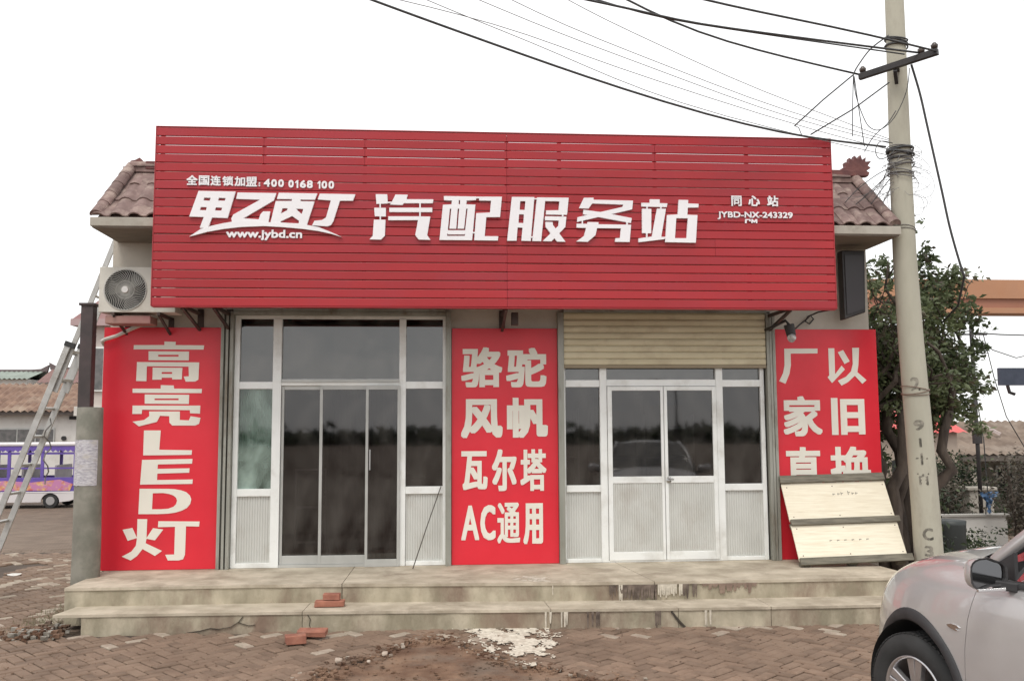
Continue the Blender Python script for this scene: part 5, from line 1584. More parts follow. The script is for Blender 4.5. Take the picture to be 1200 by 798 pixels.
yw = thing('yard_wall', 'low white wall strip behind the dark shrubs, right of the pole', 'wall', (12, 11.4, -1.5))
MB().box(8.2, 11.4, -1.6, 14.2, 11.55, -.30).build('wall_face', pm('white_wall', (.55, .53, .50), (.62, .6, .57), scale=2, rough=.9), yw)
MB().box(8.2, 11.35, -.299, 14.25, 11.60, -.25).build('coping', pm('coping', (.4, .38, .35)), yw)
gp = thing('gate_pillar', 'short grey concrete pillar with a cap beside the thin pole at right', 'pillar', (14.9, 12.6, -1.5))
MB().box(13.95, 12.6, -1.6, 14.62, 12.95, .25).build('pillar_body', cs, gp, bevel=.02)
MB().box(13.88, 12.53, .251, 14.69, 13.02, .34).build('cap', cs, gp, bevel=.02)
bn = thing('water_barrels', 'dark blue and black bins standing low behind the car', 'bin', (11, 9, -1.4))
for x_, c_ in ((10.3, (.03, .04, .09)), (10.6, (.035, .04, .04)), (11.35, (.03, .035, .035))):
    zz = gz(x_, 9)
    MB().tube([(x_, 9, zz), (x_, 9, zz + .1), (x_, 9, zz + .8), (x_, 9, zz + .9)], [.26, .3, .32, .33], 18).build('bin_body', pm('bin_%d' % int(x_ * 10), c_, rough=.5), bn, smooth=True)
sht = thing('blue_tarp', 'crumpled bright blue plastic sheet hanging by the gate pillar', 'plastic sheet', (13.7, 11.2, -.2))
V = []
for j in range(9):
    for i in range(9):
        V.append((13.4 + i * .055 - .5 * (1 - j / 8) * (i / 8 - .5) + .06 * noise.noise((i, j, 1)), 11.2 + .2 * noise.noise((i * .9, j * .9, 3)), -.2 + j * .065 + .10 * noise.noise((i * .6, 0, j))))
MB().add(V, [(j * 9 + i, j * 9 + i + 1, j * 9 + i + 10, j * 9 + i + 9) for j in range(8) for i in range(8)]).build('sheet', pm('blue_plastic', (.06, .13, .26), (.11, .19, .33), scale=6, rough=.35), sht, smooth=True)

tp = thing('thin_pole', 'thin dark steel pole with a small bracket, right of the tree', 'pole', (13.9, 12, -1.5))
MB().cyl((13.9, 12, -1.55), (13.87, 12, 4.55), .055, .05, 12).build('shaft', dk, tp, smooth=True)
MB().box(13.78, 11.93, 1.5, 13.98, 12.05, 1.85).bar((13.6, 12, 4.35), (14.3, 12, 4.35), .04, .04).build('bracket', dk, tp)
mb = MB().tube([(13.87, 12, 4.40), (14.8, 12.2, 4.37), (17, 12.6, 4.36), (26, 14, 4.7)], .018, 6).build('overhead_wire', wr, None, label='thin dark wire leading right from the thin steel pole', cat='wire')
mb = MB().tube([(13.87, 12, 4.3), (13.5, 11.4, 3.2), (13.45, 11, 1.6), (13.6, 11.2, .4), (13.7, 11.6, -.8)], .014, 6).build('overhead_wire', wr, None, label='slack wire hanging down beside the thin steel pole', cat='wire')
MB().tube([(13.87, 12, 4.35), (14.5, 12.1, 3.95), (15.2, 12.2, 3.75), (16.2, 12.4, 3.95), (18, 12.6, 4.4)], .014, 6).build('overhead_wire', wr, None, label='slack wire sagging just below the level wire, right of the thin steel pole', cat='wire')
MB().tube([(14.2, 12, 4.35), (14.5, 12.1, 3.2), (14.9, 12.3, 2.2), (15.6, 12.6, 1.3)], .013, 6).build('overhead_wire', wr, None, label='slanting wire running down from the thin pole bracket to the tiled roof', cat='wire')
nbd = thing('far_signboard', 'dark blue board on a post at the right edge above the tiled roof', 'signboard', (17.2, 14, -1.5))
MB().box(15.85, 14, 3.10, 19.5, 14.12, 3.60).build('board', pm('navy_board', (.035, .045, .07), (.05, .06, .09)), nbd, bevel=.01)
MB().box(18.9, 14.13, -1.6, 19.1, 14.3, 3.6).build('post', dk, nbd)
MB().tube([(16.1, 14.05, 3.1), (16.15, 14.05, 2.9), (16.3, 14.05, 2.85)], .05, 8).build('lamp', dk, nbd)
wt = thing('solar_water_heater', 'small round tank on tilted legs on the ridge of the tiled roof', 'water heater', (17.5, 20.6, 1.9))
MB().cyl((17.4, 20.8, 2.62), (18.3, 20.8, 2.62), .26, n=18).build('tank', pm('tank', (.30, .2, .17), (.4, .28, .24), rough=.4), wt, smooth=True, bevel=.02, ang=60)
for a_, b_, w_ in (((17.5, 20.8, 2.5), (17.3, 21.0, 1.85), .05), ((18.2, 20.8, 2.5), (18.2, 21.0, 1.85), .05), ((18.3, 20.6, 2.5), (19.3, 19.6, 1.65), .10)):
    MB().bar(a_, b_, w_, w_).build('support', pm('pale_steel', (.5, .42, .4)), wt)


def shrub(name, lab, cx, cy, rad, n_, size, mats, cat='shrub', seed=1, stems=5):
    rnd = random.Random(seed)
    zz = gz(cx, cy)
    s_ = thing(name, lab, cat, (cx, cy, zz))
    mb = MB()
    for _ in range(n_ // 60):
        c = (cx + rnd.gauss(0, .45) * rad[0], cy + rnd.gauss(0, .45) * rad[1], zz + rad[2] * rnd.uniform(.25, 1.6))
        leaves(mb, c, (rad[0] * .38, rad[1] * .38, rad[2] * .32), 60, size, rnd)
    mb.build('foliage', mats, s_)
    st__ = MB()
    for _ in range(stems):
        limb(st__, (cx + rnd.uniform(-.2, .2), cy + rnd.uniform(-.2, .2), zz - .05), (cx + rnd.gauss(0, .5) * rad[0], cy + rnd.gauss(0, .4) * rad[1], zz + rad[2] * 1.5), .03, .01, rnd, 5, .05)
    st__.build('stem', bark, s_)
    return s_


grb = leaf_mat('leaf_greybrown', (.09, .075, .06), (.17, .145, .115))
lfd = leaf_mat('leaf_darkgreen', (.02, .032, .016), (.05, .07, .03))
shrub('shrub', 'grey brown bare twiggy bush between the pole and the gate pillar', 13.15, 12.4, (.75, .5, 1.25), 3600, .09, [grb, lfd], seed=3)
shrub('shrub', 'dark low bush at the foot of the white wall right of the pole', 11.4, 10.0, (1.5, .6, .42), 5200, .09, [lfd, lf1], seed=4)
shrub('shrub', 'large grey brown bush at the right edge above the car', 14.0, 10.0, (.62, .8, 1.5), 7000, .09, [grb, lf2], seed=5, stems=9)
shrub('shrub', 'dense dark hedge in front of the small red roofed house', 13.6, 13.3, (1.5, .4, 1.52), 8000, .11, [lfd, lf1], seed=16, stems=9)
shrub('shrub', 'dark hedge under the eave of the tiled house', 19.5, 17.2, (2.2, .5, .9), 3400, .14, [lfd, grb], seed=6, stems=9)
shrub('shrub', 'dark undergrowth between the tree trunks behind the shop corner', 7.3, 4.5, (1.6, 1.0, .8), 3600, .11, [lfd, lf1], seed=9, stems=7)

# ================================================================ BACKGROUND, LEFT
ww_ = pm('white_render', (.60, .58, .55), (.70, .67, .63), scale=.8, rough=.9, dirt=(.44, .41, .37), dscale=.7, coord='World')
rt = pm('old_red_tiles', (.16, .095, .07), (.28, .18, .13), scale=2.5, rough=.95, dirt=(.34, .26, .20), dscale=1.0, coord='World')
lh = thing('long_house', 'long low white house with a brown tiled roof behind the purple tour bus', 'house', (-22, 31, -.62))
MB().box(-34, 31.0, -.7, -13.4, 36, 2.74).build('wall', ww_, lh)
ribbed_roof(MB(), -34.4, -13.2, 30.4, 2.78, 33.6, 4.12, .30, .045, 36.6).build('roof', rt, lh)
MB().box(-34.2, 30.5, 2.62, -13.3, 30.56, 2.80).build('eave_board', pm('eave_board', (.10, .08, .07)), lh)
for x0, x1, z0, z1 in ((-19.4, -17.0, 1.25, 2.05), (-15.9, -14.3, .9, 2.05), (-25, -22, 1.2, 2.1), (-30, -27.5, 1.2, 2.1)):
    f_ = MB().box(x0, 30.94, z0, x1, 30.99, z1).build('window', alud, lh)
    nn_ = 3
    for i in range(nn_):
        a = x0 + .06 + (x1 - x0 - .06) * i / nn_
        MB().box(a, 30.92, z0 + .06, a + (x1 - x0 - .06) / nn_ - .06, 30.939, z1 - .06).build('pane', pm('grey_pane', (.10, .10, .10), (.16, .15, .15), rough=.15), f_)
MB().cyl((-16.6, 30.9, 1.6), (-16.6, 31.0, 1.6), .1, n=12).build('vent', blk, lh)
MB().box(-16.4, 30.93, 2.42, -15.9, 30.99, 2.56).build('vent', blk, lh)
th_ = thing('two_storey_house', 'pinkish two storey house seen in the gap behind the left post', 'house', (-8, 14, -.5))
MB().box(-9.75, 14.4, -.6, -4.6, 20, 4.75).build('wall', pm('pinkish_wall', (.50, .45, .41), (.57, .50, .47), scale=1.5, rough=.9, coord='World'), th_)
MB().box(-9.9, 14.1, 4.751, -4.5, 20.2, 4.93).build('roof_edge', pm('roof_edge', (.42, .30, .30)), th_)
MB().prism([[(-9.9, 4.931), (-4.5, 4.931), (-4.5, 5.6), (-9.0, 5.6)]], 14.2, 20.1).build('roof', pm('roof_pink', (.35, .2, .2), (.42, .26, .25), scale=2), th_)
MB().box(-9.80, 14.3, 2.35, -4.6, 14.399, 2.6).build('floor_band', ww_, th_)
for x0, z0, z1 in ((-8.95, 3.0, 4.2), (-9.6, 3.0, 4.2), (-9.6, .9, 2.0), (-8.2, 3.0, 4.2), (-8.95, .9, 2.0), (-8.2, .9, 2.0), (-7.3, 3.0, 4.2), (-7.3, .9, 2)):
    f_ = MB().box(x0, 14.33, z0, x0 + .55, 14.38, z1).build('window', alu, th_)
    MB().box(x0 + .05, 14.31, z0 + .05, x0 + .25, 14.329, z1 - .05).build('pane', pm('grey_pane', (.1, .1, .1)), f_)
    MB().box(x0 + .30, 14.31, z0 + .05, x0 + .50, 14.329, z1 - .05).build('pane', pm('grey_pane', (.1, .1, .1)), f_)
MB().cyl((-8.55, 14.25, -.6), (-8.55, 14.25, 4.7), .06, n=8).build('downpipe', ww_, th_)
for nm_, lab, x0, x1, zt, ze, c_ in (('far_house', 'far house with a grey green tiled roof at the left edge', -31.0, -25.8, 5.75, 5.15, (.24, .27, .24)), ('far_house', 'far house with a dark brown roof and upturned ridge beside the ladder', -25.4, -20.9, 5.9, 4.9, (.20, .12, .11))):
    h_ = thing(nm_, lab, 'house', ((x0 + x1) / 2, 50, -.62))
    MB().box(x0 + .3, 49, -.7, x1 - .3, 54, ze).build('wall', ww_, h_)
    ribbed_roof(MB(), x0, x1, 48.6, ze, 51, zt, .3, .04, 54.2).build('roof', pm(nm_ + str(x0), c_, tuple(v * 1.3 for v in c_), scale=1, rough=.9), h_)
    for sx_ in (x0, x1):
        s_ = 1 if sx_ == x0 else -1
        MB().prism([[(sx_ - .1 * s_, zt - .05), (sx_ + .9 * s_, zt - .02), (sx_ + .9 * s_, zt + .12), (sx_ + .3 * s_, zt + .16), (sx_ - .2 * s_, zt + .42)]], 50.9, 51.1).build('ridge_end', pm('ridge_dark', (.12, .09, .09)), h_)
    MB().box(x0 + .9, 50.92, zt - .02, x1 - .9, 51.08, zt + .12).build('ridge', pm('ridge_dark', (.12, .09, .09)), h_)
    if x0 > -26:
        MB().box(x0 + 2.1, 50.0, zt - .5, x0 + 2.3, 50.2, zt + .28).build('chimney', ww_, h_)

# tour bus
gb = gz(-14, 20.9)
bus = thing('tour_bus', 'open sided purple and white electric tour bus with flower pictures, parked far left', 'bus', (-14.8, 21.4, gb))
pur = pm('bus_purple', (.12, .075, .36), (.16, .10, .42), scale=2, rough=.35, coord='World')
wht = pm('bus_white', (.66, .63, .64), (.72, .69, .70), scale=1, rough=.35)
X0, X1, Y0, Y1 = -18.2, -12.12, 20.9, 22.5
def bz(v): return gb + v
# side profile with wheel arches: white skirt
def arch(cx, r, z, n_=12): return [(cx - r * math.cos(math.pi * i / n_), z + r * math.sin(math.pi * i / n_)) for i in range(n_ + 1)]
WXs = (-16.9, -13.0)
sk2 = [(X0, bz(.22))]
for cx in WXs: sk2 += arch(cx, .30, bz(.20))
sk2 += [(X1 - .25, bz(.24)), (X1 - .02, bz(.32)), (X1 + .02, bz(.50)), (X1 - .15, bz(.56)), (X0, bz(.54))]
MB().prism([sk2], Y0, Y0 + .06).build('skirt', wht, bus, bevel=.01)
MB().prism([sk2], Y1 - .06, Y1).build('skirt', wht, bus, bevel=.01)
MB().prism([[(X0, bz(.541)), (X1 - .14, bz(.561)), (X1 - .03, bz(.75)), (X1 - .06, bz(1.02)), (X0, bz(1.02))]], Y0 + .01, Y0 + .05).build('side_panel', pur, bus, bevel=.01)
MB().prism([[(X0, bz(.541)), (X1 - .14, bz(.561)), (X1 - .06, bz(1.02)), (X0, bz(1.02))]], Y1 - .05, Y1 - .01).build('side_panel', pur, bus)
fm = pm('flower_print', (.55, .10, .09), (.75, .52, .25), scale=7, rough=.5, dirt=(.55, .22, .42), dscale=4, dlo=.45, dhi=.55, coord='World')
MB().prism([[(X1 - 3.0, bz(.60)), (X1 - .25, bz(.585)), (X1 - .16, bz(.8)), (X1 - .6, bz(.95)), (X1 - 1.5, bz(.86)), (X1 - 2.4, bz(.92)), (X1 - 3.2, bz(.80))]], Y0 - .004, Y0 + .008).build('flower_print', fm, bus)
MB().cyl((X1 - 2.62 - .35, Y0 + .008, bz(.80)), (X1 - 2.62 - .35, Y0 - .008, bz(.80)), .11, n=16).build('round_logo', wht, bus)
MB().box(X0, Y0 + .07, bz(.30), X1 - .1, Y1 - .07, bz(.42)).build('floor', blk, bus)
MB().box(X0 - .05, Y0 - .06, bz(2.06), X1 + .12, Y1 + .06, bz(2.17)).build('roof', wht, bus, bevel=.04)
frg = MB()
for i in range(38):
    a = X0 + (X1 + .05 - X0) * i / 38
    wd_ = (X1 + .05 - X0) / 38
    frg.prism([[(a, bz(1.93)), (a + wd_ / 2, bz(1.86)), (a + wd_, bz(1.93)), (a + wd_, bz(2.059)), (a, bz(2.059))]], Y0 - .02, Y0 - .005)
frg.build('scalloped_fringe', pur, bus)
for xx in (X1 - .12, X1 - 1.18, X1 - 2.25, X1 - 3.3, X1 - 4.4, X1 - 5.5):
    MB().box(xx - .05, Y0 + .01, bz(1.021), xx + .05, Y0 + .06, bz(2.059)).build('pillar', pur, bus)
    MB().box(xx - .05, Y1 - .06, bz(1.021), xx + .05, Y1 - .01, bz(2.059)).build('pillar', pur, bus)
MB().box(X0, Y0 + .02, bz(1.30), X1 - .16, Y0 + .05, bz(1.35)).box(X0, Y0 + .02, bz(1.78), X1 - .16, Y0 + .05, bz(1.85)).build('side_rail', pur, bus)
for i in range(5):
    xx = X1 - .75 - i * 1.07
    MB().box(xx, Y0 + .15, bz(.75), xx + .42, Y1 - .15, bz(.85)).box(xx - .08, Y0 + .15, bz(.85), xx + .0, Y1 - .15, bz(1.42)).build('seat', pm('seat_grey', (.25, .23, .25), (.32, .3, .31), scale=3), bus, bevel=.02)
for cx in WXs:
    for yy, s_ in ((Y0 + .03, 1), (Y1 - .03, -1)):
        wh_ = MB().cyl((cx, yy, bz(.25)), (cx, yy + .16 * s_, bz(.25)), .25, n=24).build('wheel', pm('tyre_black', (.02, .02, .02), (.035, .035, .035), rough=.8), bus, bevel=.02)
        MB().cyl((cx, yy - .01 * s_, bz(.25)), (cx, yy + .02 * s_, bz(.25)), .14, n=16).build('rim', pm('grey_rim', (.35, .34, .34), rough=.4), wh_)

# weeds at the foot of the post
wd = MB()
rnd = random.Random(31)
for _ in range(420):
    x_, y_ = rnd.gauss(-4.12, .13), rnd.gauss(-.75, .35)
    h_ = rnd.uniform(.02, .08)
    a = rnd.uniform(0, 6.28)
    wd.add([(x_, y_, 0), (x_ + .006 * math.cos(a), y_ + .006 * math.sin(a), 0), (x_ + .03 * math.cos(a + 1), y_ + .03 * math.sin(a + 1), h_)], [(0, 1, 2)])
wd.build('weeds', leaf_mat('weed_leaf', (.10, .10, .05), (.18, .17, .09)), None, kind='stuff')
# litter
for x_, y_, r_, lab in ((-5.9, 2.3, .10, 'small white scrap of litter lying on the paving behind the ladder'), (-5.15, -.25, .09, 'white paper scrap on the paving at the foot of the ladder'), (-4.75, -1.32, .07, 'pale scrap on the ground left of the steps')):
    z_ = gz(x_, y_) + .01
    MB().add([(x_ + r_ * math.cos(a) * (1 + .3 * math.sin(3 * a)), y_ + r_ * .8 * math.sin(a), z_ + .012 * math.sin(2 * a)) for a in [k_ * math.pi / 5 for k_ in range(10)]] + [(x_, y_, z_ + .02)], [(k_, (k_ + 1) % 10, 10) for k_ in range(10)]).build('litter', pm('litter', (.65, .63, .6)), None, label=lab, cat='litter', group='paper scraps on the paving')

# ================================================================ ACROSS THE STREET (seen only as reflections in the glass)
tlm = MB()  # unseen low leaf mass, added to darken what the glass reflects
rnd = random.Random(77)
for k_ in range(70):
    x_ = -90 + k_ * 3.2
    h_ = .9 + 1.5 * noise.noise((k_ * .31, 0, 0)) + rnd.uniform(0, .5)
    for _ in range(60):
        c = (x_ + rnd.gauss(0, 1.6), -95 + rnd.gauss(0, 1.5), rnd.uniform(.1, 1) * h_)
        leaves(tlm, c, (1.1, 1, .8), 5, 1.1, rnd)
tlm.build('added_reflection_trees', [lfd, lf1], None, kind='stuff')
sl_ = thing('street_lamp', 'street lamp across the street, mirrored in the glass of the right door', 'street lamp', (26.2, -91, 0))
MB().cyl((26.2, -91, 0), (26.2, -91, 6.6), .16, .10, 12).build('post', dk, sl_)
MB().tube([(26.2, -91, 6.5), (25.3, -91, 6.9), (24.2, -91, 7.15)], .07, 8).build('arm', dk, sl_)
MB().box(23.2, -91.2, 7.08, 24.3, -90.8, 7.24).build('lamp_head', dk, sl_, bevel=.03)

# ================================================================ PARKED CAR
CAR_AZ = R(-11)
car = thing('parked_car', 'silver lilac car parked at the lower right corner, nose towards the shop steps', 'car', (3.735, -5.37, 0), rotz=0)
car.rotation_euler = (0, 0, math.pi / 2 - CAR_AZ)
paint = pm('car_paint', (.52, .505, .505), (.55, .535, .535), scale=2, rough=.30, metal=.4, coat=1.0, dirt=(.46, .44, .425), dscale=1.5, dlo=.5, dhi=.9)
trim = pm('black_trim', (.025, .024, .026), (.04, .038, .04), scale=10, rough=.6, bump=.1)
chrome = pm('chrome_trim', (.75, .74, .74), rough=.15, metal=1.0)
cglass = glass_mat('car_glass', (.045, .042, .048), f0=.03)
tyre = pm('tyre_black', (.02, .02, .02))
rimm = pm('alloy', (.58, .57, .58), (.64, .63, .64), scale=5, rough=.28, metal=.85, dirt=(.35, .32, .3), dscale=6, dlo=.55, dhi=.85)
ST = [  # x, half width, bottom, shoulder, top centre
 (.86, .26, .36, .66, .74), (.80, .46, .28, .76, .85), (.66, .66, .24, .86, .95), (.45, .79, .23, .95, 1.07), (.20, .885, .22, 1.01, 1.15), (-.1, .92, .22, 1.05, 1.20),
 (-.36, .93, .22, 1.07, 1.215), (-.66, .935, .22, 1.085, 1.18), (-1.2, .94, .22, 1.09, 1.12), (-1.9, .94, .22, 1.10, 1.125), (-2.6, .935, .22, 1.115, 1.14), (-3.1, .91, .24, 1.13, 1.155), (-3.5, .84, .28, 1.13, 1.15), (-3.66, .72, .34, 1.08, 1.11), (-3.70, .5, .4, 1.0, 1.03)]
V, rings = [], []
for x, w_, zl, zs, zt in ST:
    h = [(0, zl), (w_ - .16, zl), (w_ - .05, zl + .03), (w_ - .01, zl + .16), (w_ - .005, .58), (w_ - .012, .78 if zs > .95 else zl + (zs - zl) * .6), (w_ - .03, zs - .10), (w_ - .075, zs - .01), (w_ - .17, zs + (zt - zs) * .38), (w_ * .45, zs + (zt - zs) * .85), (0, zt)]
    ring = h + [(-a, b) for a, b in reversed(h[1:-1])]
    rings.append(range(len(V), len(V) + len(ring)))
    V += [(x, a, b) for a, b in ring]
k = len(rings[0])
F = []
for i in range(len(ST) - 1):
    for j in range(k):
        F.append((rings[i][j], rings[i][(j + 1) % k], rings[i + 1][(j + 1) % k], rings[i + 1][j]))
F += [tuple(rings[0]), tuple(reversed(rings[-1]))]


def tmp_obj(mb, mods=()):
    me = mb.mesh('tmp', paint, (0, 0, 0))
    o = bpy.data.objects.new('tmp', me)
    col.objects.link(o)
    for kind, kw in mods:
        m_ = o.modifiers.new(kind, kind)
        for a, b in kw.items(): setattr(m_, a, b)
    return o


def baked(o):
    bpy.context.view_layer.update()
    me = bpy.data.meshes.new_from_object(o.evaluated_get(bpy.context.evaluated_depsgraph_get()))
    return me


b0 = tmp_obj(MB().add(V, F), [('SUBSURF', dict(levels=3, render_levels=3))])
body_me = baked(b0)
bpy.data.objects.remove(b0)
bmv = [v.co.copy() for v in body_me.vertices]
bvh = BVHTree.FromPolygons(bmv, [tuple(p.vertices) for p in body_me.polygons])


def side_y(x, z, s=1):
    h = bvh.ray_cast(Vector((x, 2 * s, z)), Vector((0, -s, 0)))
    return h[0].y if h[0] else .93 * s


def boolean(me, cutter_mb, op):
    o = bpy.data.objects.new('tmp', me)
    col.objects.link(o)
    c = tmp_obj(cutter_mb)
    m_ = o.modifiers.new('b', 'BOOLEAN')
    m_.object = c
    m_.operation = op
    m_.solver = 'EXACT'
    r_ = baked(o)
    bpy.data.objects.remove(o)
    bpy.data.objects.remove(c)
    return r_


FW, RW, WR = 0.0, -2.70, .365
arches = MB()
for cx in (FW, RW):
    for s_ in (1, -1):
        arches.cyl((cx, s_ * .52, .37), (cx, s_ * 1.3, .37), .435, n=48)
body_me = boolean(body_me, arches, 'DIFFERENCE')
MX = lambda a, b, d: (a, d, b)


def offset_poly(P, e):
    cx = sum(p[0] for p in P) / len(P)
    cz = sum(p[1] for p in P) / len(P)
    out = []
    for a, b in P:
        v = Vector((a - cx, b - cz))
        v = v * (1 + e / v.length)
        out.append((cx + v.x, cz + v.y))
    return out


DOOR = [(-.60, 1.20), (-.54, 1.0), (-.495, .88), (-.475, .75), (-.475, .30), (-1.66, .30), (-1.70, .9), (-1.72, 1.20)]
RDOOR = [(-1.735, 1.2), (-1.715, .9), (-1.675, .30), (-2.20, .30), (-2.30, .55), (-2.45, .72), (-2.62, .84), (-2.68, 1.2)]
LAMP = [(.30, .965), (.45, .985), (.98, .88), (.98, .68), (.62, .73), (.44, .84)]
parts = {}


def add_mesh(name, me, mats, parent, deg=38, **kw):
    me.name = name
    me.materials.clear()
    for m_ in (mats if isinstance(mats, list) else [mats]): me.materials.append(m_)
    for p in me.polygons: p.material_index = 0
    o = bpy.data.objects.new(name, me)
    col.objects.link(o)
    o.parent = parent
    auto_smooth(o, deg)
    WL[o.name] = Vector((0, 0, 0))
    return put(o, **kw)


for nm, P, mt, ys_ in (('front_door', DOOR, paint, (1,)), ('rear_door', RDOOR, paint, (1,)), ('front_door', DOOR, paint, (-1,)), ('rear_door', RDOOR, paint, (-1,)), ('headlight', LAMP, None, (1,)), ('headlight', LAMP, None, (-1,))):
    s_ = ys_[0]
    lo = .62 if nm != 'headlight' else .36
    pc_ = boolean(body_me, MB().prism([P], lo * s_, 1.3 * s_, MX), 'INTERSECT')
    body_me = boolean(body_me, MB().prism([offset_poly(P, .004)], (lo - .01) * s_, 1.3 * s_, MX), 'DIFFERENCE')
    if nm == 'headlight':
        mt = pm('lamp_lens', (.62, .62, .60), (.78, .77, .74), scale=9, rough=.12, coat=1.0, detail=2)
    parts[(nm, s_)] = add_mesh(nm, pc_, mt, car)
body = add_mesh('body', body_me, paint, car)

# arch cladding and sill trim
for cx in (FW, RW):
    for s_ in (1, -1):
        V, F = [], []
        n_ = 44
        for i in range(n_ + 1):
            a = math.radians(-22) + math.radians(224) * i / n_
            for r_, o_ in ((.432, -.05), (.432, .010), (.44, .016), (.485, .012), (.492, .000), (.492, -.02)):
                x_, z_ = cx + r_ * math.cos(a), .37 + r_ * math.sin(a)
                V.append((x_, side_y(cx + .49 * math.cos(a), max(.30, .37 + .49 * math.sin(a)), s_) + o_ * s_, z_))
        for i in range(n_):
            for j in range(5): F.append((i * 6 + j, i * 6 + j + 1, (i + 1) * 6 + j + 1, (i + 1) * 6 + j))
        MB().add(V, F).build('arch_trim', trim, car, smooth=True)
        mb = MB()
        arcs = [(cx + .43 * math.cos(a), .37 + .43 * math.sin(a)) for a in [math.radians(-15 + 210 * i / 24) for i in range(25)]]
        V = [(x_, yy, z_) for x_, z_ in arcs for yy in (.55 * s_, .88 * s_)]
        mb.add(V, [(2 * i, 2 * i + 1, 2 * i + 3, 2 * i + 2) for i in range(24)])
        mb.build('arch_liner', blk, car, smooth=True)
for s_ in (1, -1):
    mb = MB()
    V = []
    for i in range(12):
        x_ = -.48 - 1.76 * i / 11
        y_ = side_y(x_, .34, s_)
        V += [(x_, y_ + .008 * s_, .36), (x_, y_ + .006 * s_, .25), (x_, y_ - .06 * s_, .22)]
    mb.add(V, [(3 * i + j, 3 * i + j + 1, 3 * i + 4 + j, 3 * i + 3 + j) for i in range(11) for j in range(2)]).build('sill_trim', trim, car, smooth=True)


def wheel(cx, s_, steer=0.0):
    y0 = .70 * s_
    # tyre
    prof = [(.235, -.10), (.25, -.112), (.30, -.118), (.345, -.105), (.362, -.085), (WR, -.05), (WR, .05), (.362, .085), (.345, .105), (.30, .118), (.25, .112), (.235, .10)]
    n_ = 56
    V = []
    M_ = Matrix.Translation((cx, .80 * s_, WR)) @ Matrix.Rotation(steer, 4, 'Z')
    for i in range(n_):
        a = 2 * math.pi * i / n_
        for r_, y_ in prof: V.append(tuple(M_ @ Vector((r_ * math.cos(a), y_, r_ * math.sin(a)))))
    k_ = len(prof)
    F = [(i * k_ + j, i * k_ + j + 1, ((i + 1) % n_) * k_ + j + 1, ((i + 1) % n_) * k_ + j) for i in range(n_) for j in range(k_ - 1)]
    wh = MB().add(V, F).build('wheel', tyre, car, smooth=True)
    tb_ = MB()                                  # tread blocks
    for i in range(64):
        a = 2 * math.pi * i / 64
        for y_ in (-.075, -.03, .03, .075):
            c = M_ @ Vector((WR * math.cos(a), y_, WR * math.sin(a)))
            t_ = M_.to_3x3() @ Vector((-math.sin(a), 0, math.cos(a)))
            u_ = M_.to_3x3() @ Vector((0, 1, 0))
            n2 = M_.to_3x3() @ Vector((math.cos(a), 0, math.sin(a)))
            tb_.frame_box(c, t_, u_, n2, -.013, .013, -.017, .017, -.004, .004)
    tb_.build('tread', tyre, wh, kind='stuff')
    rim = MB()
    V = []
    pr = [(.236, .098), (.232, .108), (.222, .106), (.214, .085), (.21, .02), (.21, -.10)]
    for i in range(n_):
        a = 2 * math.pi * i / n_
        for r_, y_ in pr: V.append(tuple(M_ @ Vector((r_ * math.cos(a), y_ * s_, r_ * math.sin(a)))))
    k_ = len(pr)
    rim.add(V, [(i * k_ + j, i * k_ + j + 1, ((i + 1) % n_) * k_ + j + 1, ((i + 1) % n_) * k_ + j) for i in range(n_) for j in range(k_ - 1)])
    rim.build('rim', rimm, wh, smooth=True)
    for q_ in range(5):
        a = 2 * math.pi * q_ / 5 + .35
        sp = MB()
        for da in (-.17, .17):
            ca, sa = math.cos(a + da * .9), math.sin(a + da * .9)
            ca0, sa0 = math.cos(a + da * 1.2), math.sin(a + da * 1.2)
            tx, tz = -math.sin(a + da), math.cos(a + da)
            P = []
            for r_, wd_, yy in ((.045, .026, .088), (.13, .027, .092), (.215, .034, .096)):
                cc = (ca0 * (.215 - r_) + ca * r_) / .215 if r_ else ca0
                ss = (sa0 * (.215 - r_) + sa * r_) / .215
                for e, dy in ((-1, -.035), (-.8, 0), (.8, 0), (1, -.035)):
                    P.append(tuple(M_ @ Vector((cc * r_ + tx * wd_ * e, (yy + dy) * s_, ss * r_ + tz * wd_ * e))))
            sp.add(P, [(4 * i + j, 4 * i + (j + 1) % 4, 4 * i + 4 + (j + 1) % 4, 4 * i + 4 + j) for i in range(2) for j in range(4)])
        sp.build('spoke', rimm, wh, bevel=.004)
    c = M_ @ Vector((0, .093 * s_, 0))
    c2 = M_ @ Vector((0, .04 * s_, 0))
    MB().cyl(c2, c, .062, .05, 20).build('hub_cap', rimm, wh, bevel=.004)
    MB().cyl(M_ @ Vector((0, -.02 * s_, 0)), M_ @ Vector((0, .01 * s_, 0)), .16, n=28).build('brake_disc', pm('brake', (.16, .14, .13), rough=.4, metal=.8), wh)
for cx in (FW, RW):
    for s_ in (1, -1): wheel(cx, s_, R(4) if cx == FW else 0)

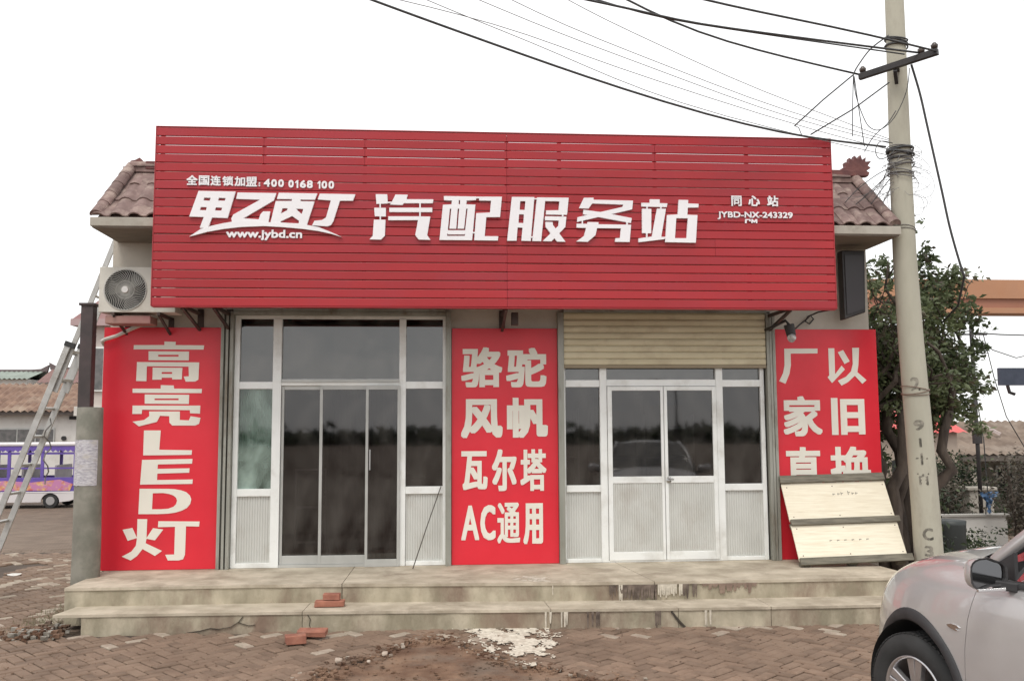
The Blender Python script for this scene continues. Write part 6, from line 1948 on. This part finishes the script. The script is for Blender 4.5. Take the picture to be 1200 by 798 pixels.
# cabin: roof, pillars, glass
def roof_pt(t, u):
    """t 0..1 front to back, u -1..1 across"""
    x_ = -1.38 - 1.85 * t
    zc = 1.60 + .07 * math.sin(math.pi * min(1, t * .9 + .12)) - .05 * t * t
    hw_ = .62 - .03 * t
    return Vector((x_ - .04 * u * u * (1 if t < .1 else 0), hw_ * u, zc - .055 * u * u - .03 * abs(u) ** 6))
V, F = [], []
nt_, nu = 12, 12
for L_ in (0, 1):
    for i in range(nt_ + 1):
        for j in range(nu + 1):
            p = roof_pt(i / nt_, -1 + 2 * j / nu)
            V.append((p.x, p.y * (1 if not L_ else .985), p.z - .045 * L_))
n0 = (nt_ + 1) * (nu + 1)
for i in range(nt_):
    for j in range(nu):
        a = i * (nu + 1) + j
        F += [(a, a + 1, a + nu + 2, a + nu + 1), (n0 + a, n0 + a + nu + 1, n0 + a + nu + 2, n0 + a + 1)]
edge_ = [j for j in range(nu + 1)] + [i * (nu + 1) + nu for i in range(1, nt_ + 1)] + [nt_ * (nu + 1) + j for j in range(nu - 1, -1, -1)] + [i * (nu + 1) for i in range(nt_ - 1, 0, -1)]
for a, b in zip(edge_, edge_[1:] + edge_[:1]): F.append((a, b, n0 + b, n0 + a))
MB().add(V, F).build('roof', paint, car, smooth=True)
for s_ in (1, -1):
    def pl(pts, w_, h_, nm='pillar', mt=paint):
        mb = MB()
        pts = [Vector(p) for p in pts]
        V = []
        for i, p in enumerate(pts):
            d = (pts[min(i + 1, len(pts) - 1)] - pts[max(i - 1, 0)]).normalized()
            o_ = Vector((0, s_, .35)).normalized()
            sd2 = d.cross(o_).normalized()
            for e, f_ in ((-1, -1), (-1, .4), (-.5, 1), (.5, 1), (1, .4), (1, -1)):
                V.append(tuple(p + sd2 * w_ / 2 * e + o_ * h_ / 2 * f_))
        k_ = 6
        F = [(i * k_ + j, i * k_ + (j + 1) % k_, (i + 1) * k_ + (j + 1) % k_, (i + 1) * k_ + j) for i in range(len(pts) - 1) for j in range(k_)] + [tuple(range(k_)), tuple(range((len(pts) - 1) * k_, len(pts) * k_))]
        return mb.add(V, F).build(nm, mt, car, smooth=True)
    pl([(-.36, .74 * s_, .98), (-.56, .765 * s_, 1.17), (-.82, .735 * s_, 1.37), (-1.09, .685 * s_, 1.50), (-1.38, .63 * s_, 1.565), (-1.7, .625 * s_, 1.60)], .075, .05)
    pl([(-1.70, .845 * s_, 1.10), (-1.78, .74 * s_, 1.36), (-1.86, .63 * s_, 1.585)], .07, .03, mt=trim)
    pl([(-2.66, .83 * s_, 1.13), (-2.74, .73 * s_, 1.36), (-2.80, .61 * s_, 1.58)], .07, .03, mt=trim)
    pl([(-3.45, .76 * s_, 1.13), (-3.32, .68 * s_, 1.36), (-3.18, .58 * s_, 1.57)], .16, .05)
    pl([(-1.38, .63 * s_, 1.565), (-2.2, .63 * s_, 1.615), (-3.2, .59 * s_, 1.575)], .05, .05, nm='roof_rail')
    # belt line trim
    mb = MB()
    V = []
    for i in range(22):
        x_ = -.60 - 2.76 * i / 21
        y_ = side_y(x_, 1.045, s_)
        V += [(x_, y_ - .028 * s_, 1.095 + .012 * i / 21), (x_, y_ - .012 * s_, 1.09 + .012 * i / 21), (x_, y_ - .004 * s_, 1.068 + .012 * i / 21)]
    mb.add(V, [(3 * i + j, 3 * i + j + 1, 3 * i + 4 + j, 3 * i + 3 + j) for i in range(21) for j in range(2)]).build('belt_trim', trim, car, smooth=True)
    # side glass
    for xa, xb, ta, tb_ in ((-.52, -1.70, -1.33, -1.85), (-1.74, -2.66, -1.89, -2.79), (-2.70, -3.38, -2.83, -3.14)):
        V = []
        for j in range(5):
            v_ = j / 4
            y_ = (.835 - .205 * v_ - .02 * v_ * (1 - v_)) * s_
            z_ = 1.10 + .475 * v_
            V += [(xa + (ta - xa) * v_, y_, z_), (xb + (tb_ - xb) * v_, y_, z_)]
        MB().add(V, [(2 * j, 2 * j + 1, 2 * j + 3, 2 * j + 2) for j in range(4)]).build('side_window', cglass, car, smooth=True)
    MB().prism([[(-.52, 1.10), (-.78, 1.10), (-.78, 1.25)]], .815 * s_, .84 * s_, MX).build('mirror_base', trim, car, bevel=.003)
    # mirror
    mc = Vector((-.75, 1.01 * s_, 1.145))
    V = []
    nn, mm_ = 20, 7
    for i in range(mm_):
        t_ = i / (mm_ - 1)
        x_ = .10 * (1 - t_) ** .8 * 1.1 - .035
        sc_ = math.sqrt(max(0, 1 - (1 - t_) ** 2)) if i else .05
        for j in range(nn):
            a = 2 * math.pi * j / nn
            ca, sa = math.cos(a), math.sin(a)
            e = .62
            yy = math.copysign(abs(ca) ** e, ca) * .122 * sc_
            zz = math.copysign(abs(sa) ** e, sa) * .086 * sc_
            if yy * s_ < 0: zz *= .78
            V.append((mc.x + x_, mc.y + yy, mc.z + zz))
    F = [(i * nn + j, i * nn + (j + 1) % nn, (i + 1) * nn + (j + 1) % nn, (i + 1) * nn + j) for i in range(mm_ - 1) for j in range(nn)]
    F.append(tuple(range(nn)))
    mir = MB().add(V, F).build('wing_mirror', paint, car, smooth=True)
    rimv = V[-nn:]
    inn = [tuple(mc + (Vector(v) - mc) * .88 + Vector((-.001, 0, 0))) for v in rimv]
    inn2 = [tuple(mc + (Vector(v) - mc) * .86 + Vector((.012, 0, 0))) for v in rimv]
    MB().add([tuple(v) for v in rimv] + inn + inn2, [(j, (j + 1) % nn, nn + (j + 1) % nn, nn + j) for j in range(nn)] + [(nn + j, nn + (j + 1) % nn, 2 * nn + (j + 1) % nn, 2 * nn + j) for j in range(nn)]).build('mirror_rim', trim, mir, smooth=False)
    MB().add(inn2, [tuple(range(nn))]).build('mirror_glass', pm('mirror_face', (.16, .16, .165), rough=.08, metal=1.0), mir)
    MB().frame_box(mc, (0, 1, 0), (0, 0, 1), (1, 0, 0), -.09, .09, -.088, -.072, -.05, -.038).build('mirror_lip', chrome, mir, bevel=.003)
    MB().bar(mc + Vector((.01, -.06 * s_, -.06)), Vector((-.80, .85 * s_, 1.07)), .06, .05).build('mirror_arm', trim, mir, bevel=.008)
    # handle, badge
    for x_ in (-1.52, -2.52):
        y_ = side_y(x_, .93, s_)
        MB().tube([(x_ - .09, y_ + .002 * s_, .93), (x_ - .07, y_ + .03 * s_, .932), (x_ + .07, y_ + .03 * s_, .935), (x_ + .09, y_ + .002 * s_, .935)], .014, 8).build('door_handle', paint, parts[('front_door' if x_ > -2 else 'rear_door', s_)], smooth=True)
    y_ = side_y(-.38, .83, s_)
    P = [(-.33, .84), (-.37, .85), (-.42, .848), (-.44, .84), (-.41, .833), (-.43, .826), (-.40, .822), (-.35, .83)]
    MB().prism([P], y_ - .004 * s_, y_ + .006 * s_, MX).build('fender_badge', chrome, car, bevel=.002)
# windscreen and rear glass
V = []
for i in range(9):
    t_ = i / 8
    for j in range(9):
        u = -1 + 2 * j / 8
        x_ = -.32 - 1.08 * t_ + .16 * (1 - u * u) * (1 - t_ * .4)
        V.append((x_, (.775 - .145 * t_) * u, 1.10 + .50 * t_ ** .92 + .03 * (1 - u * u)))
MB().add(V, [(i * 9 + j, i * 9 + j + 1, i * 9 + j + 10, i * 9 + j + 9) for i in range(8) for j in range(8)]).build('windscreen', cglass, car, smooth=True)
V = [(-3.45 + .27 * t_, (.74 - .14 * t_) * u, 1.14 + .44 * t_) for t_ in (0, 1) for u in (-1, -.5, 0, .5, 1)]
MB().add(V, [(j, j + 1, j + 6, j + 5) for j in range(4)]).build('rear_window', cglass, car)
MB().box(-3.4, -.74, 1.135, -.80, .74, 1.165).build('cabin_trim', blk, car)
for x_ in (-1.75, -2.6):
    for y_ in (-.38, .38):
        MB().box(x_ - .12, y_ - .24, 1.16, x_, y_ + .24, 1.34).box(x_ - .11, y_ - .12, 1.341, x_ - .02, y_ + .12, 1.50).build('seat_back', pm('seat_cloth', (.06, .055, .06), (.09, .085, .09), scale=8), car, bevel=.03, segs=3)
MB().tube([Vector((-1.12, .38 + .18 * math.cos(a), 1.22 + .18 * math.sin(a) * .9)) for a in [2 * math.pi * i / 24 for i in range(25)]], .015, 8, cap=False).build('steering_wheel', blk, car, smooth=True)
for s_ in (1, -1):
    MB().box(-3.72, .45 * s_ - .22, .72, -3.64, .45 * s_ + .22, .92).build('tail_light', pm('tail_red', (.4, .02, .02), rough=.2), car, bevel=.02)
MB().box(.80, -.38, .42, .86, .38, .62).build('grille', trim, car, bevel=.02)

# the whole upper body sits a hand higher than drawn above
def lift(o):
    for c in o.children:
        if c.type == 'MESH':
            z0 = WL[c.name].z
            for v in c.data.vertices:
                v.co.z += .065 * sm(.74, 1.06, z0 + v.co.z)
        lift(c)
lift(car)
